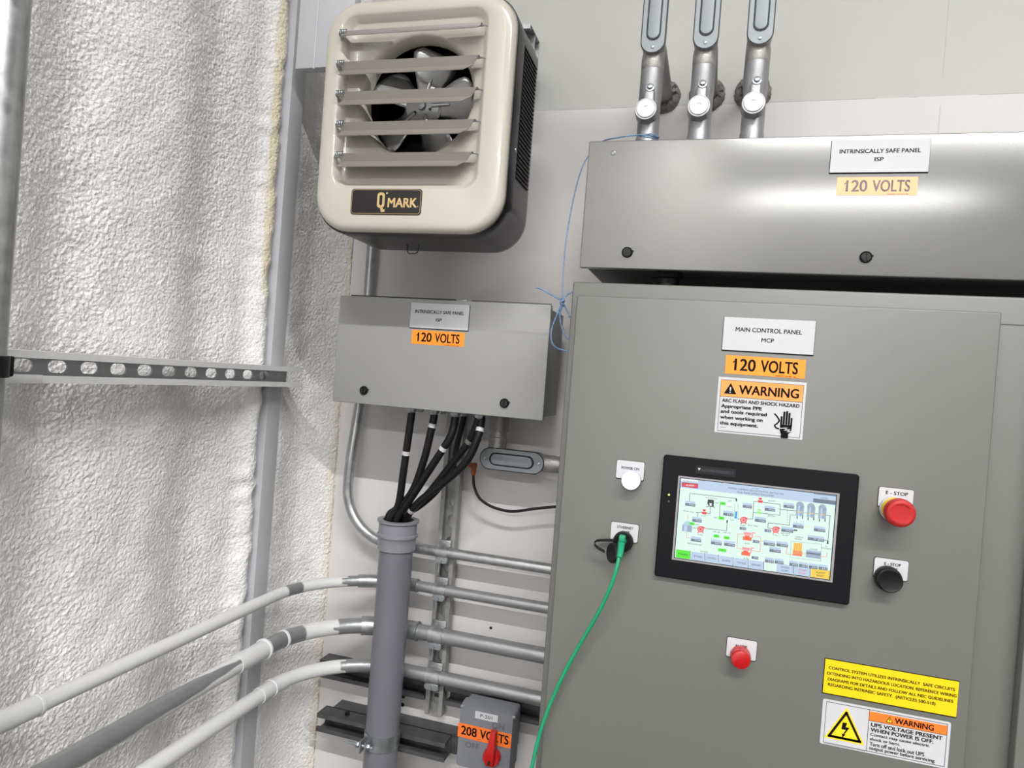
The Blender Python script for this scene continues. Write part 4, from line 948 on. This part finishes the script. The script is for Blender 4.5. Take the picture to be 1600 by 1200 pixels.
PALET = {'pale': (.74, .83, .93), 'white': (.95, .98, 1), 'ink': (.22, .26, .30), 'dark': (.20, .22, .25), 'slate': (.42, .48, .56), 'steel': (.62, .69, .77), 'green': (.32, .93, .12), 'lime': (.62, .95, .58), 'red': (.92, .28, .32), 'darkred': (.66, .10, .16), 'pink': (.97, .62, .64), 'orange': (.96, .60, .40), 'orangered': (.98, .42, .28), 'yellow': (.98, .83, .28), 'cyan': (.18, .66, .90)}
big = MB(); mats_ = []
for k, mb_ in E_.items():
    em = emis('screen_' + k, PALET[k], EK if k not in ('ink', 'dark') else .6)
    if k == 'ink': obj('screen_lettering', mb_, em, hmi, smooth=0); continue
    me_ = bpy.data.meshes.new('layer'); mb_.bm.to_mesh(me_); mb_.bm.free(); big.mi = len(mats_); mats_.append(em)
    big.mesh(me_, Matrix.Identity(4)); bpy.data.meshes.remove(me_)
obj('screen_diagram', big, mats_, hmi, smooth=0)
# maker's strip and indicator lights on the bezel
q = at(1118, 736.5, YH)
obj('maker_strip', MB().rprism(q.x - .0295, q.x + .0295, q.z - .0062, q.z + .0062, yb - .0003, yb + .0003, .001), mat('blue_black_overlay', (.065, .065, .085), .3), hmi)
m = MB(); q2 = at(1092.5, 733, YH); m.prism([(q2.x - .0022, q2.z + .0018), (q2.x + .0022, q2.z + .0018), (q2.x, q2.z - .0024)], yb - .0007, yb - .0004)
obj('maker_mark', m, PLATE, hmi, smooth=0)
q3 = at(1121, 736.8, YH); m = MB(); m.text('AUTOMATIONDIRECT', q3.x, q3.z, .0475, .0042, yb - .0006, 0); obj('maker_lettering', m, mat('dim_grey_ink', (.30, .30, .32), .4), hmi)
q = at(1045.3, 773, YH); obj('indicator_light', MB().lathe((q.x, yb, q.z), (0, -1, 0), [(.0016, 0), (.0015, .0006), (.0006, .0009)], 14), emis('green_led', (.85, 1, .45), 1.6), hmi)
q = at(1044.8, 783, YH); obj('indicator_light', MB().lathe((q.x, yb, q.z), (0, -1, 0), [(.0012, 0), (.0011, .0004)], 14), GREY, hmi)

# ------------------------------------------------------------------ disconnect switch
YD = 1.355
d0, d1, dzt, dzb = -.456, -.336, 1.55 - .6845, 1.55 - .816
t = thing('disconnect_switch', 'small grey switch box with red handle low on wall between pipe and cabinet', 'switch', ((d0 + d1) / 2, 1.42, dzb))
DG = mat('grey_cast_plastic', (.45, .46, .48), .5, var=.05, scale=50, bump=.15, bscale=200)
obj('base', MB().box(d0 + .003, d1 - .003, YD + .030, 1.419, dzb + .003, dzt - .003, .006, 3), DG, t)
obj('mounting_plate', MB().box(d0 + .02, d1 - .02, 1.419, WY, dzb + .004, 1.55 - .748, .001), GALV_D, t)
m = MB()
def rc(i, y): return [(p[0], y, p[1]) for p in rrect((d0 + d1) / 2, (dzt + dzb) / 2, d1 - d0 - 2 * i, dzt - dzb - 2 * i, .006, 5)]
m.loft([rc(0, YD + .034), rc(.001, YD + .006), rc(.003, YD), ], True, True)
obj('cover', m, DG, t)
for u_p, v_p in ((722, 1104), (803, 1121)):
    q = at(u_p, v_p, YD); obj('screw', MB().lathe((q.x, YD, q.z), (0, -1, 0), [(.0036, 0), (.0036, .0012), (.002, .0018)], 14), ZINC, t)
q = at(760, 1120, YD)
p = obj('tag_label', MB().rprism(q.x - .0245, q.x + .0245, q.z - .0075, q.z + .0075, YD - .0005, YD, .001), PLATE, t, 'small white tag')
m = MB(); m.text('P-201', q.x, q.z, .026, .0068, YD - .0007); obj('lettering', m, INK, p)
qv = at(759.5, 1149.5, YD)
vl = obj('voltage_label', MB().box(d0 + .001, d1 - .003, YD - .0005, YD, qv.z - .0145, qv.z + .0145), ORANGED, t, 'orange voltage sticker partly behind the handle', smooth=0)
m = MB(); xm = (d0 + d1) / 2
m.text('208', d0 + .0255, qv.z + .001, .0345, .0185, YD - .0007, .022); m.text('VOLTS', d0 + .0805, qv.z + .001, .062, .0185, YD - .0007, .022)
m.text('PANDUIT', d0 + .049, qv.z - .0115, .012, .0014, YD - .0007)
obj('lettering', m, INK, vl)
DGI = mat('dark_grey_ink', (.33, .335, .36), .5)
qo = at(777, 1134, YD); obj('moulded_lettering', MB().text('ON', qo.x + .002, qo.z, .0255, .0135, YD - .0006), DGI, t)
qf = at(738, 1165, YD); obj('moulded_lettering', MB().text('OFF', qf.x, qf.z, .030, .0115, YD - .0006), DGI, t)
hc = at(765, 1188, YD - .02)
o = obj('handle', MB().lathe((hc.x, YD - .001, hc.z), (0, -1, 0), [(.0185, 0), (.0180, .010), (.0165, .013), (.0, .013)], 32), REDH, t, 'red rotary handle')
m = MB(); he = at(770.5, 1144, YD - .022)
dd = Vector((he.x - hc.x, 0, he.z - hc.z)); L_ = dd.length; dd.normalize(); sd = Vector((dd.z, 0, -dd.x))
def hp(s, w_, y): return Vector((hc.x, y, hc.z)) + dd * s + sd * w_
lo = []
for s, w_, ya, yb_ in ((-.013, .009, YD - .012, YD - .020), (.004, .0105, YD - .010, YD - .026), (.022, .0085, YD - .010, YD - .026), (L_ * .8, .0068, YD - .010, YD - .025), (L_, .0060, YD - .011, YD - .023)):
    lo.append([hp(s, -w_, ya), hp(s, w_, ya), hp(s, w_ * .85, yb_), hp(s, -w_ * .85, yb_)])
m.loft(lo, True, True); obj('lever', m, REDH, o)
obj('padlock_hole', MB().rprism(hc.x - .0022, hc.x + .0022, hc.z - .008, hc.z + .001, YD - .0258, YD - .0245, .002), BLACKI, o)

# ------------------------------------------------------------------ blue wire
BX = lambda u, v, y: tuple(at(u, v, y))
t = thing('blue_wire', 'blue and white twisted wire draped from long grey box to a knot beside the cabinet', 'wire', BX(880, 470, 1.20))
obj('long_run', MB().tube(spline([BX(1030, 216, 1.225), BX(1012, 211.5, 1.218), BX(990, 211.5, 1.212), BX(966, 215, 1.21), BX(940, 222, 1.235), BX(918, 246, 1.245), BX(905, 275, 1.24), BX(893, 325, 1.23), BX(884, 380, 1.215), BX(880, 430, 1.205), BX(879, 470, 1.20)], 8), .0012, 8), BLUEW, t, smooth=60)
obj('coil', MB().tube(spline([BX(1030, 215, 1.222), BX(1018, 209.5, 1.216), BX(1000, 212, 1.222), BX(1010, 214, 1.23), BX(1028, 216.5, 1.226)], 8), .0012, 8), BLUEW, t, smooth=60)
kn = MB()
for k in range(3):
    a0 = k * 2.1; cxk = at(878.5, 472 + (k - 1) * 4, 1.20)
    kn.tube([(cxk.x + .0032 * math.cos(a), cxk.y + .0032 * math.sin(a), cxk.z + .0022 * math.sin(a + a0)) for a in [2 * PI * q / 14 for q in range(15)]], .0016, 8)
obj('knot', kn, BLUEW, t, smooth=60)
for nm, pts, r in (('free_end', [(879, 470), (862, 461), (849, 453), (838, 449)], .0014), ('short_strand', [(880, 468), (886, 461), (893, 457), (900, 455)], .0012),
                   ('loop', [(878, 475), (872, 488), (864, 508), (861, 524), (864, 538), (873, 545), (888, 549)], .0015), ('loop', [(879, 476), (875, 490), (877, 508), (882, 522), (889, 531)], .0014), ('loop', [(881, 475), (886, 486), (890, 496)], .0014)):
    obj(nm, MB().tube(spline([BX(u, v, 1.20 + .004 * math.sin(k * 1.3)) for k, (u, v) in enumerate(pts)], 8), r, 8), BLUEW, t, smooth=60)

# ------------------------------------------------------------------ unit heater
YF = 1.10
hl, hr = at(500.5, 200, YF).x, at(792, 212, YF).x; hb_, ht = at(640, 362, YF).z, at(640, -4, YF).z
HX, HZ, HW, HH = (hl + hr) / 2, (hb_ + ht) / 2, hr - hl, ht - hb_
heat = thing('unit_heater', 'cream and black wall heater with louvers over a metal fan', 'heater', (HX, YF, hb_))
rx0, rx1, rz0, rz1 = at(533, 150, YF).x, at(752, 150, YF).x, at(640, 291, YF).z, at(640, 22, YF).z
fc = at(652, 152, YF + .02); FR = .1055
N_ = 9
def dense(o, q=9):
    out = []
    for i, p in enumerate(o):
        out.append(p)
        if i % (N_ + 1) == N_:
            n_ = o[(i + 1) % len(o)]
            out += [(p[0] + (n_[0] - p[0]) * k / q, p[1] + (n_[1] - p[1]) * k / q) for k in range(1, q)]
    return out
def hr_(w_, h_, r, y, cx=HX, cz=HZ): return [(p[0], y, p[1]) for p in dense(rrect(cx, cz, w_, h_, r, N_))]
def rec(i, r, y): return [(p[0], y, p[1]) for p in dense(rrect((rx0 + rx1) / 2, (rz0 + rz1) / 2, rx1 - rx0 - 2 * i, rz1 - rz0 - 2 * i, r, N_))]
def circ(R_, y): # same number of points as the rounded rectangle, matched by angle
    o = rec(.0, .02, 0); return [(fc.x + R_ * math.cos(a), y, fc.z + R_ * math.sin(a)) for a in [math.atan2(p[2] - fc.z, p[0] - fc.x) for p in o]]
m = MB()
m.loft([hr_(HW, HH, .066, YF + .020), hr_(HW, HH, .066, YF + .013), hr_(HW - .003, HH - .003, .0645, YF + .0075), hr_(HW - .010, HH - .010, .061, YF + .003), hr_(HW - .020, HH - .020, .056, YF + .0006), hr_(HW - .032, HH - .032, .050, YF),
        rec(-.006, .030, YF), rec(-.002, .026, YF + .002), rec(.005, .022, YF + .013), rec(.009, .020, YF + .0155), circ(FR + .007, YF + .0165), circ(FR + .002, YF + .021), circ(FR - .002, YF + .030), circ(FR - .002, YF + .050)])
obj('front_cover', m, CREAM, heat, 'glossy cream front cover', smooth=50)
# black casing
m = MB()
m.loft([hr_(HW - .006, HH - .006, .063, YF + .0135), hr_(HW + .003, HH + .003, .067, YF + .0145), hr_(HW + .006, HH + .006, .068, YF + .018), hr_(HW + .006, HH + .006, .068, YF + .056), hr_(HW + .002, HH + .004, .066, YF + .058),
        hr_(HW + .002, HH + .008, .066, YF + .156), hr_(HW - .004, HH + .006, .063, YF + .172), hr_(HW - .03, HH - .010, .055, YF + .186), hr_(HW - .07, HH - .05, .045, YF + .193)], False, True)
obj('casing', m, BLACKP, heat, 'black enamelled casing', smooth=40)
# louvred side grille
m = MB(); xs_ = HX + HW / 2 + .001; gz0, gz1 = at(815, 285, YF + .09).z, HZ + HH / 2 - .066
obj('side_grille_backing', MB().box(xs_ - .003, xs_ + .0006, YF + .062, YF + .150, gz0, gz1), BLACKI, heat, smooth=0)
ns = 30
for k in range(ns):
    z = gz0 + (gz1 - gz0) * (k + .5) / ns
    m.loft([[(xs_ - .001, y, z - .0012), (xs_ + .0028, y, z - .0024), (xs_ + .0030, y, z - .0012), (xs_, y, z + .0016)] for y in (YF + .062, YF + .150)], True, True)
obj('side_grille', m, BLACKP, heat, 'slotted black side grille', smooth=0)
# fan
fh = Vector((fc.x - .003, YF + .058, fc.z - .004))
fan = obj('fan', MB().lathe((fh.x, fh.y + .004, fh.z), (0, -1, 0), [(.037, 0), (.037, .003), (.032, .007), (.008, .008), (.007, .014), (.0, .0145)], 24), ALUF, heat, 'pale metal five-bladed fan')
for k, deg in enumerate((75, 3, -69, -141, 147)):
    a = math.radians(deg); er = Vector((math.cos(a), 0, math.sin(a))); et = Vector((-math.sin(a), 0, math.cos(a))); ey = Vector((0, 1, 0)); pit = .50
    m = MB(); nr, nw = 12, 8; rows = []
    for i in range(nr + 1):
        s = i / nr; rr = .020 + .079 * s
        hw_ = .017 + .024 * math.sin(min(1, s * 1.15) * PI / 2) ** 1.5
        if s > .8: hw_ *= math.sqrt(max(0.05, 1 - ((s - .8) / .2) ** 2 * .55))
        row = []
        for j in range(nw + 1):
            w_ = (j / nw * 2 - 1) * hw_ + .006 * s
            pt_ = pit * min(1, s * 3)
            bend = .006 * (j / nw * 2 - 1) ** 2 * s
            row.append(fh + er * rr + et * (w_ * math.cos(pt_)) + ey * (-w_ * math.sin(pt_) + bend))
        rows.append(row)
    m.loft(rows, closed=False)
    o = obj('blade', m, ALUF, fan, smooth=60); sm = o.modifiers.new('thick', 'SOLIDIFY'); sm.thickness = .0012
    # rib pressed into the blade root
    rb = MB(); rb.tube([fh + er * .018 + ey * -.003, fh + er * .035 + ey * -.003, fh + er * .052 + ey * -.001], .0042, 10, rfn=lambda s: .0045 - .002 * s); obj('blade_rib', rb, ALUF, fan)
m = MB()
for k in range(3):
    a = math.radians(100 + k * 120); m.lathe((fh.x + .017 * math.cos(a), fh.y - .0046, fh.z + .017 * math.sin(a)), (0, -1, 0), [(.0028, 0), (.0026, .0006)], 12)
obj('rivet', m, BLACKI, fan)
obj('motor', MB().lathe((fh.x, YF + .07, fh.z), (0, 1, 0), [(.03, 0), (.04, .008), (.04, .06)], 24), BLACKI, heat)
obj('heating_coil', MB().tube([(fc.x - .10, YF + .085, fc.z + .035), (fc.x + .03, YF + .085, fc.z + .035), (fc.x + .045, YF + .085, fc.z + .035), (fc.x + .045, YF + .085, fc.z + .03)], .0012, 6).tube([(fc.x - .1, YF + .09, fc.z - .04), (fc.x + .1, YF + .09, fc.z - .04)], .003, 8), GREY_D, heat)
# louvers
for k, ((ua, va), (ub, vb)) in enumerate((((540, 53), (756, 40.5)), ((535.5, 101), (752, 90.5)), ((534.5, 147), (749, 140)), ((534, 193.5), (745, 190)), ((532.5, 241), (741, 240.5)))):
    a_, b_ = at(ua, va, YF - .004), at(ub, vb, YF - .004); zl = (a_.z + b_.z) / 2
    flat = .35 if k == 0 else 1.0
    prof = [(.003, .0012), (-.008, .0012), (-.0115, .0), (-.0040 - (1 - flat) * .01, -.0125 * flat), (-.0185 - (1 - flat) * .004, -.0255 * (flat if k else .5))]
    th = .0010; xa, xb = rx0 + .006, b_.x
    loops = []
    for end in (0, 1):
        o = []
        for y, z in prof + [(y + .0008, z - .0009) for y, z in prof[::-1]]:
            cut = 0 if end == 0 else min(0, z + .001) * (.95 if k else .4)
            xx = (a_.x + .004 if z < -.001 else a_.x) if end == 0 else xb + cut - .002
            o.append((xx, YF + y, zl + z))
        loops.append(o)
    m = MB(); m.loft(loops, True, True)
    lo = obj('louver', m, ALU, heat, 'bent aluminium louver blade', smooth=20)
    m = MB(); cxl = a_.x - .006
    m.tube([(cxl + .015 * q / 60, YF - .009 + .0052 * math.sin(q / 60 * 2 * PI * 4), zl - .002 + .0052 * math.cos(q / 60 * 2 * PI * 4)) for q in range(61)], .0011, 6)
    m.tube([(cxl, YF - .003, zl - .006), (cxl - .0005, YF + .002, zl - .012)], .0008, 6)
    m.tube([(rx0 - .004, YF + .004, zl - .002), (cxl, YF - .008, zl - .002), (cxl + .020, YF - .009, zl - .002)], .0014, 8)
    m.tube([(xb - .006, YF - .006, zl), (rx1 + .002, YF + .004, zl)], .0012, 8)
    obj('spring', m, ZINC, lo)
# badge
bx0, bx1, bz0, bz1 = rect_px((550.2, 296.2), (659.5, 295), (658.5, 336.5), (549.5, 335.8), YF)
bd = obj('badge', MB().rprism(bx0, bx1, bz0, bz1, YF - .0012, YF + .0004, .006, .0004), BLACKP, heat, 'black badge with gold border')
m = MB(); o = rrect((bx0 + bx1) / 2, (bz0 + bz1) / 2, bx1 - bx0 - .004, bz1 - bz0 - .004, .005, 5); m.line(o + [o[0]], .0006, YF - .0016)
w, h = bx1 - bx0, bz1 - bz0
qc, qz, qw, qh = bx0 + w * .432, bz0 + h * .56, w * .105, h * .60
oo = rrect(qc, qz, qw, qh, qw * .42, 6); ii = rrect(qc, qz, qw * .42, qh * .66, qw * .19, 6)
m.loft([[(p_[0], YF - .0013, p_[1]) for p_ in oo], [(p_[0], YF - .0017, p_[1]) for p_ in oo], [(p_[0], YF - .0017, p_[1]) for p_ in ii], [(p_[0], YF - .0013, p_[1]) for p_ in ii]], ring=True)
m.prism([(qc - .001, qz - qh * .42), (qc + qw * .28, qz - qh * .42), (qc + qw * .34, qz - qh * .60), (qc + qw * .58, qz - qh * .58), (qc + qw * .58, qz - qh * .74), (qc + qw * .1, qz - qh * .76)], YF - .0017, YF - .0013)
m.lathe((bx0 + w * .512, YF - .0013, bz0 + h * .83), (0, -1, 0), [(.0018, 0), (.0018, .0003)], 14)
m.text('MARK', bx0 + w * .735, bz0 + h * .47, w * .41, h * .36, YF - .0016, .03)
m.lathe((bx0 + w * .952, YF - .0013, bz0 + h * .33), (0, -1, 0), [(.0010, 0), (.0010, .0003)], 10)
obj('lettering', m, GOLD, bd)
q = at(646, 397, YF + .10)
obj('hanging_wire', MB().tube(spline([(q.x - .012, YF + .10, hb_ + .004), (q.x - .010, YF + .10, q.z + .002), (q.x, YF + .10, q.z), (q.x + .010, YF + .10, q.z + .003), (q.x + .013, YF + .10, hb_ + .004)], 6), .0009, 6), BLACK, heat)
obj('screw', MB().lathe((HX + HW / 2 + .003, YF + .046, at(795, 236, YF + .05).z), (1, 0, 0), [(.004, 0), (.0035, .001)], 12), ZINC, heat)
heat.rotation_euler = (0.012, 0, 0.02)
# mounting struts behind it
zz1 = at(825, 53, 1.30).z
t = thing('heater_bracket', 'galvanized strut bracket behind the upper part of the heater, end showing at right', 'bracket', (HX, 1.38, zz1 - .03))
xe1 = at(828, 50, 1.30).x
Mk = Matrix(((1, 0, 0, -.72), (0, 1, 0, 1.30), (0, 0, 1, zz1), (0, 0, 0, 1)))
obj('front_channel', strut(Mk, xe1 + .72, [], depth=.0413), GALV, t, smooth=30)
Mk = Matrix(((1, 0, 0, -.78), (0, 1, 0, 1.449), (0, 0, 1, at(834, 66, 1.449).z), (0, 0, 0, 1)))
obj('rear_channel', strut(Mk, at(835, 66, 1.449).x + .78, []), GALV, t, smooth=30)
for x in (-.66, -.46):
    obj('spacer', MB().box(x, x + .04, 1.2805, 1.30, zz1 - .018, zz1 + .018, .001), GALV_D, t)
    obj('arm', MB().box(x, x + .04, 1.3413, 1.449, zz1 - .018, zz1 + .018, .001), GALV_D, t)
